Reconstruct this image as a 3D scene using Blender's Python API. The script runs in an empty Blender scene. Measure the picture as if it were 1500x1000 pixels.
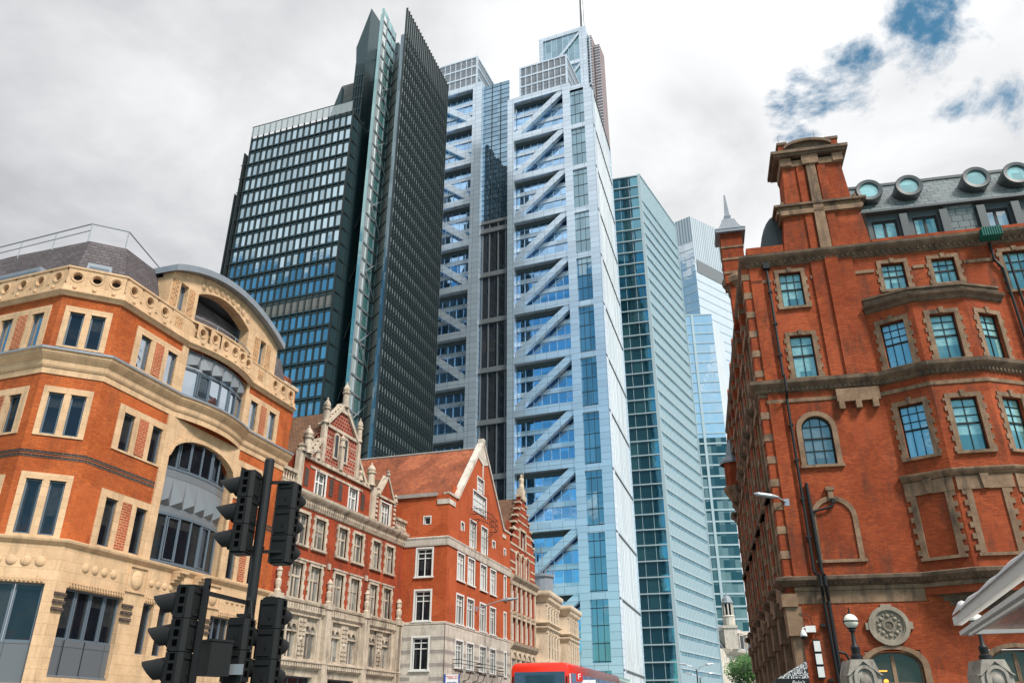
import bpy, math, random
from mathutils import Vector, Matrix
random.seed(7)
R=math.radians
C=bpy.context.scene.collection
S=bpy.context.scene
# ---------------------------------------------------------------- camera
cam_d=bpy.data.cameras.new('camera'); cam=bpy.data.objects.new('camera',cam_d); C.objects.link(cam)
cam.location=(0,0,1.65); cam.rotation_euler=(R(90+25.5),0,0)
cam_d.sensor_width=36; cam_d.lens=36*1180/1500; cam_d.clip_end=3000; cam_d.clip_start=.1
S.camera=cam
# ---------------------------------------------------------------- world and sun
SUN_EL,SUN_AZ=48,140          # azimuth clockwise from +Y
w=bpy.data.worlds.new('World'); S.world=w; w.use_nodes=True
nt=w.node_tree; nt.nodes.clear()
def N(t,**k):
    n=NT.nodes.new(t)
    for a,b in k.items(): setattr(n,a,b)
    return n
def lk(a,b): NT.links.new(a,b)
def math_(op,a,b=None,c=None,clamp=False):
    n=N('ShaderNodeMath',operation=op); n.use_clamp=clamp
    for i,v in enumerate((a,b,c)):
        if v is None: continue
        if isinstance(v,(int,float)): n.inputs[i].default_value=v
        else: lk(v,n.inputs[i])
    return n.outputs[0]
def vmath(op,a,b=None):
    n=N('ShaderNodeVectorMath',operation=op)
    for i,v in enumerate((a,b)):
        if v is None: continue
        if isinstance(v,(tuple,list)): n.inputs[i].default_value=v
        else: lk(v,n.inputs[i])
    return n
def smooth(v,a,b,lo=0.,hi=1.):
    n=N('ShaderNodeMapRange',interpolation_type='SMOOTHSTEP')
    lk(v,n.inputs[0]); n.inputs[1].default_value=a; n.inputs[2].default_value=b; n.inputs[3].default_value=lo; n.inputs[4].default_value=hi
    return n.outputs[0]
def noise(vec,scale,detail=4,rough=.5,dist=0):
    n=N('ShaderNodeTexNoise'); n.inputs['Scale'].default_value=scale; n.inputs['Detail'].default_value=detail
    n.inputs['Roughness'].default_value=rough; n.inputs['Distortion'].default_value=dist
    if vec is not None: lk(vec,n.inputs['Vector'])
    return n.outputs[0]
def ray(px,py):
    u=(px-750)/1180; v=(500-py)/1180; p=R(25.5)
    return Vector((u,math.cos(p)-v*math.sin(p),math.sin(p)+v*math.cos(p))).normalized()
NT=nt
tc=N('ShaderNodeTexCoord'); D=tc.outputs['Generated']
sep=N('ShaderNodeSeparateXYZ'); lk(D,sep.inputs[0]); dx,dy,dz=sep.outputs
zz=math_('ADD',math_('MAXIMUM',dz,0.0),.25)
inv=math_('DIVIDE',1.0,zz)
comb=N('ShaderNodeCombineXYZ'); lk(math_('MULTIPLY',dx,inv),comb.inputs[0]); lk(math_('MULTIPLY',dy,inv),comb.inputs[1])
P2=comb.outputs[0]
n1=noise(P2,3.4,10,.62,.35); n2=noise(P2,1.5,6,.55,.5); n3=noise(P2,4.2,8,.58,.4)
def near(px,py,r0,r1):
    c=ray(px,py); d=vmath('DOT_PRODUCT',D,tuple(c)).outputs['Value']
    return smooth(d,math.cos(R(r1)),math.cos(R(r0)))
patch=math_('MAXIMUM',near(1385,85,2,6.5),math_('MAXIMUM',near(1480,0,5,10),math_('MAXIMUM',math_('MULTIPLY',near(1165,150,1.5,5),.95),math_('MULTIPLY',near(1250,120,1.5,5),.95))))
far_=math_('MAXIMUM',near(1800,60,4,18),patch)
back=math_('MULTIPLY',smooth(dy,.25,-.25),smooth(dz,.60,.46))
bias=math_('MAXIMUM',far_,math_('MULTIPLY',back,1.3))
bl=math_('ADD',n1,math_('MULTIPLY',math_('SUBTRACT',bias,1.0),.5))
blue=smooth(bl,.475,.585)
# cloud tone
gr=math_('ADD',math_('MULTIPLY',n2,1.5),math_('MULTIPLY',n3,.75))
gr=math_('SUBTRACT',gr,.40)
gr=math_('ADD',gr,math_('MULTIPLY',dx,.34))
gr=math_('ADD',gr,math_('MULTIPLY',near(1080,60,4,22),.22))
gr=math_('ADD',gr,smooth(dy,.2,-.4,0,.4))
dk_=math_('MAXIMUM',near(1010,240,0,9),near(1330,215,0,9))
gr=math_('SUBTRACT',gr,math_('MULTIPLY',dk_,math_('ADD',math_('MULTIPLY',n3,1.6),-.50)))
tone=smooth(gr,.10,1.12)
mix=N('ShaderNodeMix',data_type='RGBA'); lk(tone,mix.inputs[0]); mix.inputs[6].default_value=(.37,.375,.395,1); mix.inputs[7].default_value=(.76,.765,.77,1)
sky=N('ShaderNodeTexSky'); sky.sky_type='NISHITA'; sky.sun_disc=False; sky.sun_elevation=R(SUN_EL); sky.sun_rotation=R(SUN_AZ); sky.air_density=1.0; sky.dust_density=.6; sky.ozone_density=4.0
tint=N('ShaderNodeMix',data_type='RGBA',blend_type='MULTIPLY'); tint.inputs[0].default_value=1; lk(sky.outputs[0],tint.inputs[6]); tint.inputs[7].default_value=(.60,.98,.86,1)
b1=N('ShaderNodeBackground'); lk(tint.outputs[2],b1.inputs[0]); b1.inputs[1].default_value=.12
b2=N('ShaderNodeBackground'); lk(mix.outputs[2],b2.inputs[0]); b2.inputs[1].default_value=1.0
ms=N('ShaderNodeMixShader'); lk(blue,ms.inputs[0]); lk(b2.outputs[0],ms.inputs[1]); lk(b1.outputs[0],ms.inputs[2])
wo=N('ShaderNodeOutputWorld'); lk(ms.outputs[0],wo.inputs[0])
sd=bpy.data.lights.new('sun','SUN'); sd.energy=3.6; sd.angle=R(12); sd.color=(1,.95,.88)
so=bpy.data.objects.new('sun',sd); C.objects.link(so)
sv=Vector((math.sin(R(SUN_AZ))*math.cos(R(SUN_EL)),math.cos(R(SUN_AZ))*math.cos(R(SUN_EL)),math.sin(R(SUN_EL))))
so.rotation_euler=sv.to_track_quat('Z','Y').to_euler(); so.location=(60,-60,120)
S.view_settings.view_transform='Standard'; S.view_settings.look='None'; S.view_settings.gamma=1; S.view_settings.exposure=.5
# ---------------------------------------------------------------- materials
def newmat(name):
    global NT
    m=bpy.data.materials.new(name); m.use_nodes=True; NT=m.node_tree
    b=NT.nodes['Principled BSDF']; return m,b
def ramp(v,stops):
    n=N('ShaderNodeValToRGB'); e=n.color_ramp.elements
    while len(e)<len(stops): e.new(.5)
    for i,(p,c) in enumerate(stops): e[i].position=p; e[i].color=(*c,1)
    lk(v,n.inputs[0]); return n.outputs[0]
def mixc(f,a,b,mode='MIX'):
    n=N('ShaderNodeMix',data_type='RGBA',blend_type=mode)
    for i,v in ((0,f),(6,a),(7,b)):
        if isinstance(v,(int,float)): n.inputs[i].default_value=v
        elif isinstance(v,(tuple,list)): n.inputs[i].default_value=(*v[:3],1)
        else: lk(v,n.inputs[i])
    return n.outputs[2]
def pos(): return N('ShaderNodeNewGeometry').outputs['Position']
def uvn(): return N('ShaderNodeTexCoord').outputs['UV']
def bump(b,h,s=.3,d=.02):
    n=N('ShaderNodeBump'); n.inputs['Strength'].default_value=s; n.inputs['Distance'].default_value=d; lk(h,n.inputs['Height']); lk(n.outputs[0],b.inputs['Normal'])
def streak(base,amount=.35,dark=(.25,.22,.2),sc=1.0):
    p=pos(); mp=N('ShaderNodeMapping'); mp.inputs['Scale'].default_value=(1.3*sc,1.3*sc,.25*sc); lk(p,mp.inputs[0])
    s1=noise(mp.outputs[0],1.6,6,.65); s2=noise(p,.35*sc,3)
    f=math_('MULTIPLY',smooth(s1,.45,.72),smooth(s2,.32,.52))
    return mixc(math_('MULTIPLY',f,amount),base,dark,'MIX')
def brick(name,c1,c2,mortar,rough=.85,bw=.225,bh=.075,ms_=.011,stain=.4,var=.5):
    m,b=newmat(name)
    t=N('ShaderNodeTexBrick'); lk(uvn(),t.inputs['Vector']); t.inputs['Scale'].default_value=1
    t.inputs['Brick Width'].default_value=bw; t.inputs['Row Height'].default_value=bh; t.inputs['Mortar Size'].default_value=ms_; t.inputs['Mortar Smooth'].default_value=.2; t.inputs['Bias'].default_value=0
    t.inputs['Color1'].default_value=(*c1,1); t.inputs['Color2'].default_value=(*c2,1); t.inputs['Mortar'].default_value=(*mortar,1)
    n=noise(pos(),.7,5,.6); c=mixc(math_('MULTIPLY',smooth(n,.35,.7),var),t.outputs[0],tuple(x*.62 for x in c2))
    n5=noise(pos(),9,2,.6); c=mixc(math_('MULTIPLY',smooth(n5,.5,.7),.18),c,tuple(min(1,x*1.35) for x in c1)); n6=noise(pos(),13,2,.5); c=mixc(math_('MULTIPLY',smooth(n6,.55,.7),.22),c,tuple(x*.45 for x in c2))
    vo=N('ShaderNodeTexVoronoi'); vo.inputs['Scale'].default_value=.55; ad=vmath('ADD',pos(),N('ShaderNodeTexNoise').outputs['Color']); lk(ad.outputs[0],vo.inputs['Vector']); sv_=N('ShaderNodeSeparateColor'); lk(vo.outputs['Color'],sv_.inputs[0])
    c=mixc(math_('MULTIPLY',math_('GREATER_THAN',sv_.outputs[0],.72),.22),c,tuple(x*.6 for x in c2)); c=mixc(math_('MULTIPLY',math_('GREATER_THAN',sv_.outputs[1],.8),.18),c,tuple(min(1,x*1.3+.02) for x in c1))
    c=streak(c,stain,(.07,.035,.025)); lk(c,b.inputs['Base Color']); b.inputs['Roughness'].default_value=rough; b.inputs['Specular IOR Level'].default_value=.12
    bump(b,math_('SUBTRACT',1.0,t.outputs['Fac']),.4,.01)
    return m
def stone(name,c,c2=None,rough=.8,stain=.5,joint=None,sdark=(.09,.07,.055),sc=1.0):
    m,b=newmat(name); c2=c2 or tuple(x*.78 for x in c)
    n=noise(pos(),1.8*sc,7,.65); col=mixc(smooth(n,.3,.7),c2,c)
    f=noise(pos(),14*sc,4,.6); col=mixc(math_('MULTIPLY',smooth(f,.45,.7),.25),col,tuple(x*.6 for x in c2))
    if joint:
        t=N('ShaderNodeTexBrick'); lk(uvn(),t.inputs['Vector']); t.inputs['Scale'].default_value=1; t.inputs['Brick Width'].default_value=joint[0]; t.inputs['Row Height'].default_value=joint[1]; t.inputs['Mortar Size'].default_value=.008
        t.inputs['Color1'].default_value=(1,1,1,1); t.inputs['Color2'].default_value=(.92,.91,.89,1); t.inputs['Mortar'].default_value=(.72,.69,.65,1)
        col=mixc(1.0,col,t.outputs[0],'MULTIPLY')
    col=streak(col,stain,sdark,1.2); lk(col,b.inputs['Base Color']); b.inputs['Roughness'].default_value=rough
    b.inputs['Specular IOR Level'].default_value=.2; bump(b,f,.25,.01); return m
def plain(name,c,rough=.5,metal=0,var=.2,spec=.5):
    m,b=newmat(name); n=noise(pos(),2.5,5,.6); lk(mixc(math_('MULTIPLY',n,var*2),c,tuple(x*.6 for x in c)),b.inputs['Base Color'])
    b.inputs['Roughness'].default_value=rough; b.inputs['Metallic'].default_value=metal; b.inputs['Specular IOR Level'].default_value=spec
    return m
def glass(name,dark,tint,refl=.35,rough=.03,pw=None,ph=None,pvar=.5,wob=.15,inner2=None,thr=.6,uvoff=0.):
    """opaque reflective glazing: dark interior seen through, sky mirrored on top; each pane (pw x ph metres) differs a little"""
    m,b=newmat(name); out=NT.nodes['Material Output']
    b.inputs['Roughness'].default_value=.6; b.inputs['Specular IOR Level'].default_value=.0
    col=dark
    if pw:
        mp=N('ShaderNodeVectorMath',operation='DIVIDE'); lk(uvn(),mp.inputs[0]); mp.inputs[1].default_value=(pw,ph,1)
        fl=vmath('FLOOR',mp.outputs[0]); wn=N('ShaderNodeTexWhiteNoise',noise_dimensions='2D'); lk(fl.outputs[0],wn.inputs['Vector'])
        v=wn.outputs['Value']
        d2=inner2 or tuple(min(1,x*3+.02) for x in dark)
        col=mixc(math_('MULTIPLY',smooth(v,thr,1.0),pvar),dark,d2)
    else:
        oi=N('ShaderNodeObjectInfo'); rnd=oi.outputs['Random']; g=N('ShaderNodeTexCoord').outputs['Generated']; sp=N('ShaderNodeSeparateXYZ'); lk(g,sp.inputs[0])
        cur=smooth(math_('ABSOLUTE',math_('SUBTRACT',sp.outputs[0],.5)),.22,.30)      # curtains drawn to the sides
        cur=math_('MULTIPLY',cur,math_('GREATER_THAN',rnd,.45))
        bli=math_('GREATER_THAN',sp.outputs[2],math_('SUBTRACT',1.15,math_('FRACT',math_('MULTIPLY',rnd,7.3))))   # blinds pulled to different heights
        fold=noise(pos(),7,2); v=math_('MULTIPLY',math_('MAXIMUM',cur,bli),smooth(fold,.3,.6,.65,1.0))
        base=noise(pos(),.9,3); v=math_('MAXIMUM',v,math_('MULTIPLY',smooth(base,.45,.7),.35))
        col=mixc(math_('MULTIPLY',v,pvar),dark,inner2 or tuple(min(1,x*4+.03) for x in dark))
    if isinstance(col,tuple): b.inputs['Base Color'].default_value=(*col,1)
    else: lk(col,b.inputs['Base Color'])
    g=N('ShaderNodeBsdfGlossy'); g.inputs['Roughness'].default_value=rough; g.inputs['Color'].default_value=(*tint,1)
    nb=noise(pos(),.5 if pw else 1.2,2)
    bp=N('ShaderNodeBump'); bp.inputs['Strength'].default_value=wob; bp.inputs['Distance'].default_value=.06; lk(nb,bp.inputs['Height'])
    nrm=bp.outputs[0]
    if pw:
        # every pane is set at its own hair's breadth of tilt
        wn2=wn.outputs['Color']; a=vmath('SUBTRACT',wn2,(.5,.5,.5)); sc=N('ShaderNodeVectorMath',operation='SCALE'); lk(a.outputs[0],sc.inputs[0]); sc.inputs['Scale'].default_value=.02
        nn=vmath('NORMALIZE',vmath('ADD',nrm,sc.outputs[0]).outputs[0]); nrm=nn.outputs[0]
    lk(nrm,g.inputs['Normal'])
    fr=N('ShaderNodeFresnel'); fr.inputs['IOR'].default_value=1.5
    f=math_('ADD',math_('MULTIPLY',fr.outputs[0],1.0-refl),refl,clamp=True)
    if pw: f=math_('MULTIPLY',f,smooth(v,0.,1.,.72,1.05))
    mx=N('ShaderNodeMixShader'); lk(f,mx.inputs[0]); lk(b.outputs[0],mx.inputs[1]); lk(g.outputs[0],mx.inputs[2]); lk(mx.outputs[0],out.inputs['Surface'])
    return m
def panel(name,c,rough=.4,metal=.3,pw=2.,ph=2.,jw=.04,jc=None,var=.12):
    m,b=newmat(name)
    t=N('ShaderNodeTexBrick'); t.offset=0; lk(uvn(),t.inputs['Vector']); t.inputs['Scale'].default_value=1; t.inputs['Brick Width'].default_value=pw; t.inputs['Row Height'].default_value=ph; t.inputs['Mortar Size'].default_value=jw; t.inputs['Mortar Smooth'].default_value=.1
    t.inputs['Color1'].default_value=(*c,1); t.inputs['Color2'].default_value=(*[x*(1-var) for x in c],1); t.inputs['Mortar'].default_value=(*(jc or tuple(x*.35 for x in c)),1)
    n=noise(pos(),.15,4); lk(mixc(math_('MULTIPLY',n,.25),t.outputs[0],tuple(x*.7 for x in c)),b.inputs['Base Color'])
    b.inputs['Roughness'].default_value=rough; b.inputs['Metallic'].default_value=metal
    return m
M={}
M['brickL']=brick('orange brick',(.55,.125,.028),(.40,.075,.018),(.27,.10,.045),stain=.4,ms_=.013)
M['brickO']=brick('dark red brick',(.42,.062,.020),(.29,.038,.014),(.24,.09,.05),stain=.6)
M['brickR']=brick('bright red brick',(.50,.105,.032),(.40,.072,.024),(.36,.10,.045),stain=.25,var=.3)
M['brickH']=brick('weathered red brick',(.42,.085,.028),(.27,.047,.018),(.20,.07,.035),stain=.75,var=.6)
M['brickB']=brick('blue brick course',(.06,.04,.04),(.04,.03,.03),(.2,.14,.1),stain=.2)
M['check2']=brick('buff chequer brick',(.52,.24,.09),(.20,.08,.03),(.60,.44,.28),bw=.17,bh=.1,ms_=.014,stain=.2,var=.1)
M['lattice']=brick('diaper brick',(.30,.045,.025),(.2,.03,.02),(.5,.3,.22),bw=.24,bh=.2,ms_=.022,stain=.3)
M['check']=brick('chequer tile',(.42,.09,.035),(.30,.05,.025),(.52,.30,.17),bw=.26,bh=.09,ms_=.02,stain=.2)
M['stoneL']=stone('buff limestone',(.66,.44,.265),(.55,.355,.21),stain=.55,joint=(.9,.32),sdark=(.22,.16,.10))
M['stoneO']=stone('grey carved stone',(.57,.475,.375),(.40,.32,.245),stain=.9,sdark=(.10,.08,.07))
M['stoneR']=stone('portland stone',(.66,.60,.53),(.52,.46,.40),stain=.5,joint=(.8,.35))
M['stoneRg']=stone('dark stone stripe',(.36,.32,.29),stain=.4)
M['stoneH']=stone('brown sandstone',(.30,.19,.12),(.17,.105,.065),stain=.85,sdark=(.045,.035,.03))
M['stoneHd']=stone('sooty sandstone',(.20,.135,.09),(.09,.062,.045),stain=.6,sdark=(.02,.02,.02))
M['stoneC']=stone('cream stucco',(.74,.61,.46),(.60,.48,.36),stain=.4)
M['white']=plain('white paint',(.72,.71,.68),.5,var=.15)
M['greyf']=plain('grey window metal',(.10,.125,.155),.4,var=.15)
M['black']=plain('black paint',(.012,.012,.013),.5,spec=.3)
M['blackp']=plain('black signal plastic',(.011,.0115,.012),.6,spec=.25)
M['steel']=plain('galvanised steel',(.35,.37,.40),.4,.5)
M['lead']=plain('lead sheet',(.27,.30,.34),.5,.2,var=.5)
M['slate']=brick('slate roof',(.13,.11,.115),(.09,.075,.08),(.04,.035,.035),bw=.3,bh=.16,ms_=.012,stain=.1,var=.3,rough=.6)
M['slateH']=brick('dark slate',(.20,.225,.23),(.14,.16,.165),(.05,.055,.055),bw=.5,bh=.35,ms_=.02,stain=.1,var=.3,rough=.35)
M['tileR']=brick('orange roof tile',(.46,.14,.06),(.26,.075,.04),(.08,.035,.025),bw=.18,bh=.12,ms_=.014,stain=.75,var=.8)
M['tileB']=brick('brown roof tile',(.22,.12,.07),(.15,.085,.055),(.06,.04,.03),bw=.2,bh=.12,ms_=.014,stain=.5,var=.6)
M['panelL']=panel('grey cladding',(.13,.14,.155),.45,.2,.9,1.3,.012)
M['gl_dark']=glass('dark window glass',(.006,.008,.012),(.42,.48,.58),.03,inner2=(.05,.05,.05))
M['gl_sky']=glass('sky window glass',(.03,.04,.05),(.80,.88,.97),.50)
M['gl_curt']=glass('curtained window glass',(.09,.085,.08),(.8,.87,.92),.10,pvar=.9,inner2=(.30,.28,.25))
M['gl_white']=glass('bright window glass',(.30,.31,.30),(.9,.93,.95),.28,pvar=.7,inner2=(.6,.6,.58))
M['gl_teal']=glass('teal blind window glass',(.045,.12,.13),(.6,.85,.9),.16,pvar=.95,inner2=(.26,.44,.42))
M['gl_blue']=glass('blue blind window glass',(.16,.42,.60),(.6,.85,1.),.22,pvar=.9,inner2=(.28,.56,.72))
M['gl_grey']=glass('grey window glass',(.05,.065,.07),(.7,.85,.9),.14,pvar=.9,inner2=(.13,.16,.165))
M['stonePier']=stone('pale rough stone',(.42,.38,.33),(.26,.23,.2),stain=.7)
M['bark']=plain('bark',(.10,.075,.05),.9)
M['globe']=plain('opal glass',(.75,.72,.62),.25,var=.05)
M['soil']=plain('asphalt',(.05,.05,.052),.9)
M['pave']=panel('paving',(.28,.27,.25),.85,0,.6,.6,.01)
M['paint']=plain('road paint',(.7,.7,.68),.6)
M['gran']=stone('granite kerb',(.35,.34,.33))
# ---------------------------------------------------------------- mesh toolkit
class MB:
    def __init__(s,o=(0,0),az=90): s.v=[];s.f=[];s.m=[];s.uv=[];s.fr(o,az)
    def fr(s,o,az):
        r=R(az); s.o=o; s.t=(math.sin(r),math.cos(r)); return s
    def W(s,p):
        x,y,z=p; tx,ty=s.t   # local y points inward = (-ty,tx)
        return (s.o[0]+x*tx-y*ty, s.o[1]+x*ty+y*tx, z)
    def face(s,pts,m=0,uv=None):
        if uv is None:
            a=Vector(pts[0]); n=Vector((0,0,0))
            for i in range(len(pts)):
                p=Vector(pts[i]); q=Vector(pts[(i+1)%len(pts)]); n+=Vector(((p.y-q.y)*(p.z+q.z),(p.z-q.z)*(p.x+q.x),(p.x-q.x)*(p.y+q.y)))
            ax,ay,az=abs(n.x),abs(n.y),abs(n.z)
            if az>ax and az>ay: uv=[(p[0],p[1]) for p in pts]
            elif ay>=ax: uv=[(p[0],p[2]) for p in pts]
            else: uv=[(p[1],p[2]) for p in pts]
        b=len(s.v); s.v+=[s.W(p) for p in pts]; s.f.append(tuple(range(b,b+len(pts)))); s.m.append(m); s.uv+=list(uv)
    def box(s,x0,x1,y0,y1,z0,z1,m=0):
        if x0>x1:x0,x1=x1,x0
        if y0>y1:y0,y1=y1,y0
        if z0>z1:z0,z1=z1,z0
        a,b,c,d=(x0,y0),(x1,y0),(x1,y1),(x0,y1)
        for p,q in ((a,b),(b,c),(c,d),(d,a)):
            s.face([(p[0],p[1],z0),(q[0],q[1],z0),(q[0],q[1],z1),(p[0],p[1],z1)],m)
        s.face([(*p,z1) for p in (a,b,c,d)],m); s.face([(*p,z0) for p in (d,c,b,a)],m)
    def prism(s,poly,y0,y1,m=0,mside=None):   # poly in (x,z), counter-clockwise seen from the front
        ms=m if mside is None else mside
        s.face([(x,y0,z) for x,z in poly],m); s.face([(x,y1,z) for x,z in reversed(poly)],m)
        k=len(poly)
        for i in range(k):
            p=poly[i];q=poly[(i+1)%k]
            s.face([(q[0],y0,q[1]),(p[0],y0,p[1]),(p[0],y1,p[1]),(q[0],y1,q[1])],ms)
    def plan(s,poly,z0,z1,m=0,mtop=None):    # poly in (x,y), counter-clockwise from above
        k=len(poly); u=0
        for i in range(k):
            p=poly[i];q=poly[(i+1)%k]; L=math.hypot(q[0]-p[0],q[1]-p[1])
            s.face([(p[0],p[1],z0),(q[0],q[1],z0),(q[0],q[1],z1),(p[0],p[1],z1)],m,[(u,z0),(u+L,z0),(u+L,z1),(u,z1)]); u+=L
        s.face([(x,y,z1) for x,y in poly],m if mtop is None else mtop); s.face([(x,y,z0) for x,y in reversed(poly)],m if mtop is None else mtop)
    def arc(s,cx,cz,r0,r1,a0,a1,y0,y1,m=0,n=14,ry=1.0):   # ring sector in the facade plane, degrees
        for i in range(n):
            t0=R(a0+(a1-a0)*i/n);t1=R(a0+(a1-a0)*(i+1)/n)
            P=lambda r,t:(cx+r*math.cos(t),cz+r*ry*math.sin(t))
            s.prism([P(r0,t0),P(r1,t0),P(r1,t1),P(r0,t1)],y0,y1,m)
    def tube(s,p,q,r,r2=None,n=8,m=0,cap=True):
        r2=r if r2 is None else r2
        p=Vector(p);q=Vector(q);d=(q-p).normalized(); a=d.orthogonal().normalized(); b=d.cross(a)
        A=[];B=[]
        for i in range(n):
            t=2*math.pi*i/n; o=a*math.cos(t)+b*math.sin(t); A.append(tuple(p+o*r)); B.append(tuple(q+o*r2))
        for i in range(n): j=(i+1)%n; s.face([A[i],A[j],B[j],B[i]],m)
        if cap: s.face(list(reversed(A)),m); s.face(B,m)
    def path(s,pts,r,n=8,m=0):
        for a,b in zip(pts,pts[1:]): s.tube(a,b,r,r,n,m)
    def lathe(s,c,prof,n=16,m=0,sx=1,sy=1):
        for (r0,z0),(r1,z1) in zip(prof,prof[1:]):
            for i in range(n):
                t0=2*math.pi*i/n;t1=2*math.pi*(i+1)/n
                P=lambda r,t,z:(c[0]+r*sx*math.cos(t),c[1]+r*sy*math.sin(t),z)
                q=[P(r0,t0,z0),P(r0,t1,z0),P(r1,t1,z1),P(r1,t0,z1)]
                if r0<1e-5: q=[q[0],q[2],q[3]]
                elif r1<1e-5: q=[q[0],q[1],q[2]]
                s.face(q,m)
    def ball(s,c,r,m=0,n=12,k=7,sy=1,sz=1):
        prof=[(max(0,r*math.sin(math.pi*i/k)),c[2]-r*sz*math.cos(math.pi*i/k)) for i in range(k+1)]
        prof[0]=(0,prof[0][1]);prof[-1]=(0,prof[-1][1]); s.lathe(c,prof,n,m,1,sy)
    def stud(s,cx,cz,r,y,depth,m=0,n=14,ry=1.0,k=3):   # shallow dome on a facade
        for j in range(k):
            a0=math.pi/2*j/k;a1=math.pi/2*(j+1)/k
            for i in range(n):
                t0=2*math.pi*i/n;t1=2*math.pi*(i+1)/n
                P=lambda a,t:(cx+r*math.cos(a)*math.cos(t),y-depth*math.sin(a),cz+r*ry*math.cos(a)*math.sin(t))
                s.face([P(a0,t0),P(a0,t1),P(a1,t1),P(a1,t0)] if j<k-1 else [P(a0,t0),P(a0,t1),(cx,y-depth,cz)],m)
    def sweep(s,path,prof,m=0,closed=False,caps=True):  # path in (x,y) left to right; prof (out,z) bottom to top, closed ring
        k=len(path); N_=[]
        for i in range(k):
            ns=[]
            for a,b in ((i-1,i),(i,i+1)):
                if closed: a%=k;b%=k
                if a<0 or b>=k: continue
                d=Vector((path[b][0]-path[a][0],path[b][1]-path[a][1])).normalized(); ns.append(Vector((d.y,-d.x)))
            n=sum(ns,Vector((0,0)))/len(ns); n=n/max(.3,n.length_squared) if len(ns)>1 else n
            N_.append(n)
        u=0; seg=range(k if closed else k-1)
        for i in seg:
            j=(i+1)%k; L=math.hypot(path[j][0]-path[i][0],path[j][1]-path[i][1])
            for (o0,z0),(o1,z1) in zip(prof,prof[1:]+prof[:1]):
                P=lambda q,o,z:(path[q][0]+N_[q].x*o,path[q][1]+N_[q].y*o,z)
                s.face([P(i,o0,z0),P(j,o0,z0),P(j,o1,z1),P(i,o1,z1)],m,[(u,z0+o0),(u+L,z0+o0),(u+L,z1+o1),(u,z1+o1)])
            u+=L
        if caps and not closed:
            for q,rev in ((0,1),(k-1,0)):
                pts=[(path[q][0]+N_[q].x*o,path[q][1]+N_[q].y*o,z) for o,z in prof]
                s.face(pts[::-1] if rev else pts,m)
    def wall(s,x0,x1,z0,z1,y=0,ops=(),rev=.25,m=0,mr=None):   # wall face with real openings and reveals
        xs=sorted({x0,x1,*[max(x0,min(x1,a)) for o in ops for a in o[:2]]}); zs=sorted({z0,z1,*[max(z0,min(z1,a)) for o in ops for a in o[2:4]]})
        for a,b in zip(xs,xs[1:]):
            run=None
            for c,d in zip(zs,zs[1:]):
                X,Z=(a+b)/2,(c+d)/2
                if any(o[0]<X<o[1] and o[2]<Z<o[3] for o in ops):
                    if run: s.face([(a,y,run[0]),(b,y,run[0]),(b,y,run[1]),(a,y,run[1])],m); run=None
                    continue
                if run: run=(run[0],d)
                else: run=(c,d)
            if run: s.face([(a,y,run[0]),(b,y,run[0]),(b,y,run[1]),(a,y,run[1])],m)
        mr=m if mr is None else mr
        for o in ops:
            a,b,c,d=o[:4]; e=y+rev
            s.face([(a,y,c),(a,y,d),(a,e,d),(a,e,c)],mr); s.face([(b,y,d),(b,y,c),(b,e,c),(b,e,d)],mr)
            s.face([(a,y,d),(b,y,d),(b,e,d),(a,e,d)],mr); s.face([(a,e,c),(b,e,c),(b,y,c),(a,y,c)],mr)
    def mesh(s,name,mats,base=(0,0,0),smooth_=False):
        me=bpy.data.meshes.new(name); bx,by,bz=base
        me.from_pydata([(x-bx,y-by,z-bz) for x,y,z in s.v],[],s.f)
        for mt in mats: me.materials.append(M[mt])
        me.polygons.foreach_set('material_index',s.m)
        uvl=me.uv_layers.new(name='UVMap'); uvl.data.foreach_set('uv',[c for u in s.uv for c in u])
        if smooth_:
            me.polygons.foreach_set('use_smooth',[True]*len(s.f))
        me.update(); return me
    def build(s,name,mats,parent=None,smooth_=False,weld=False):
        if isinstance(mats,str): mats=[mats]
        base=base_of(parent) if parent else (0,0,0)
        me=s.mesh(name,mats,base)
        if smooth_ or weld:
            import bmesh
            bm=bmesh.new(); bm.from_mesh(me); bmesh.ops.remove_doubles(bm,verts=bm.verts,dist=.0005); bm.to_mesh(me); bm.free()
            if smooth_:
                me.polygons.foreach_set('use_smooth',[True]*len(me.polygons))
                try: me.set_sharp_from_angle(angle=R(38))
                except Exception: pass
        o=bpy.data.objects.new(name,me); C.objects.link(o)
        if parent: o.parent=parent
        return o
def base_of(o):
    v=Vector((0,0,0))
    while o: v+=o.location; o=o.parent
    return tuple(v)
def tag(o,label,cat,group=None,kind=None):
    if label: o['label']=label
    if cat: o['category']=cat
    if group: o['group']=group
    if kind: o['kind']=kind
    return o
def thing(name,loc,label,cat,group=None):
    o=bpy.data.objects.new(name,None); C.objects.link(o); o.location=loc; o.empty_display_size=.3
    return tag(o,label,cat,group)
def struct(o): o['kind']='structure'; return o
def inst(name,me,parent,W,az):
    o=bpy.data.objects.new(name,me); C.objects.link(o); o.parent=parent
    b=base_of(parent); o.location=(W[0]-b[0],W[1]-b[1],W[2]-b[2]); o.rotation_euler=(0,0,R(90-az)); return o
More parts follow.
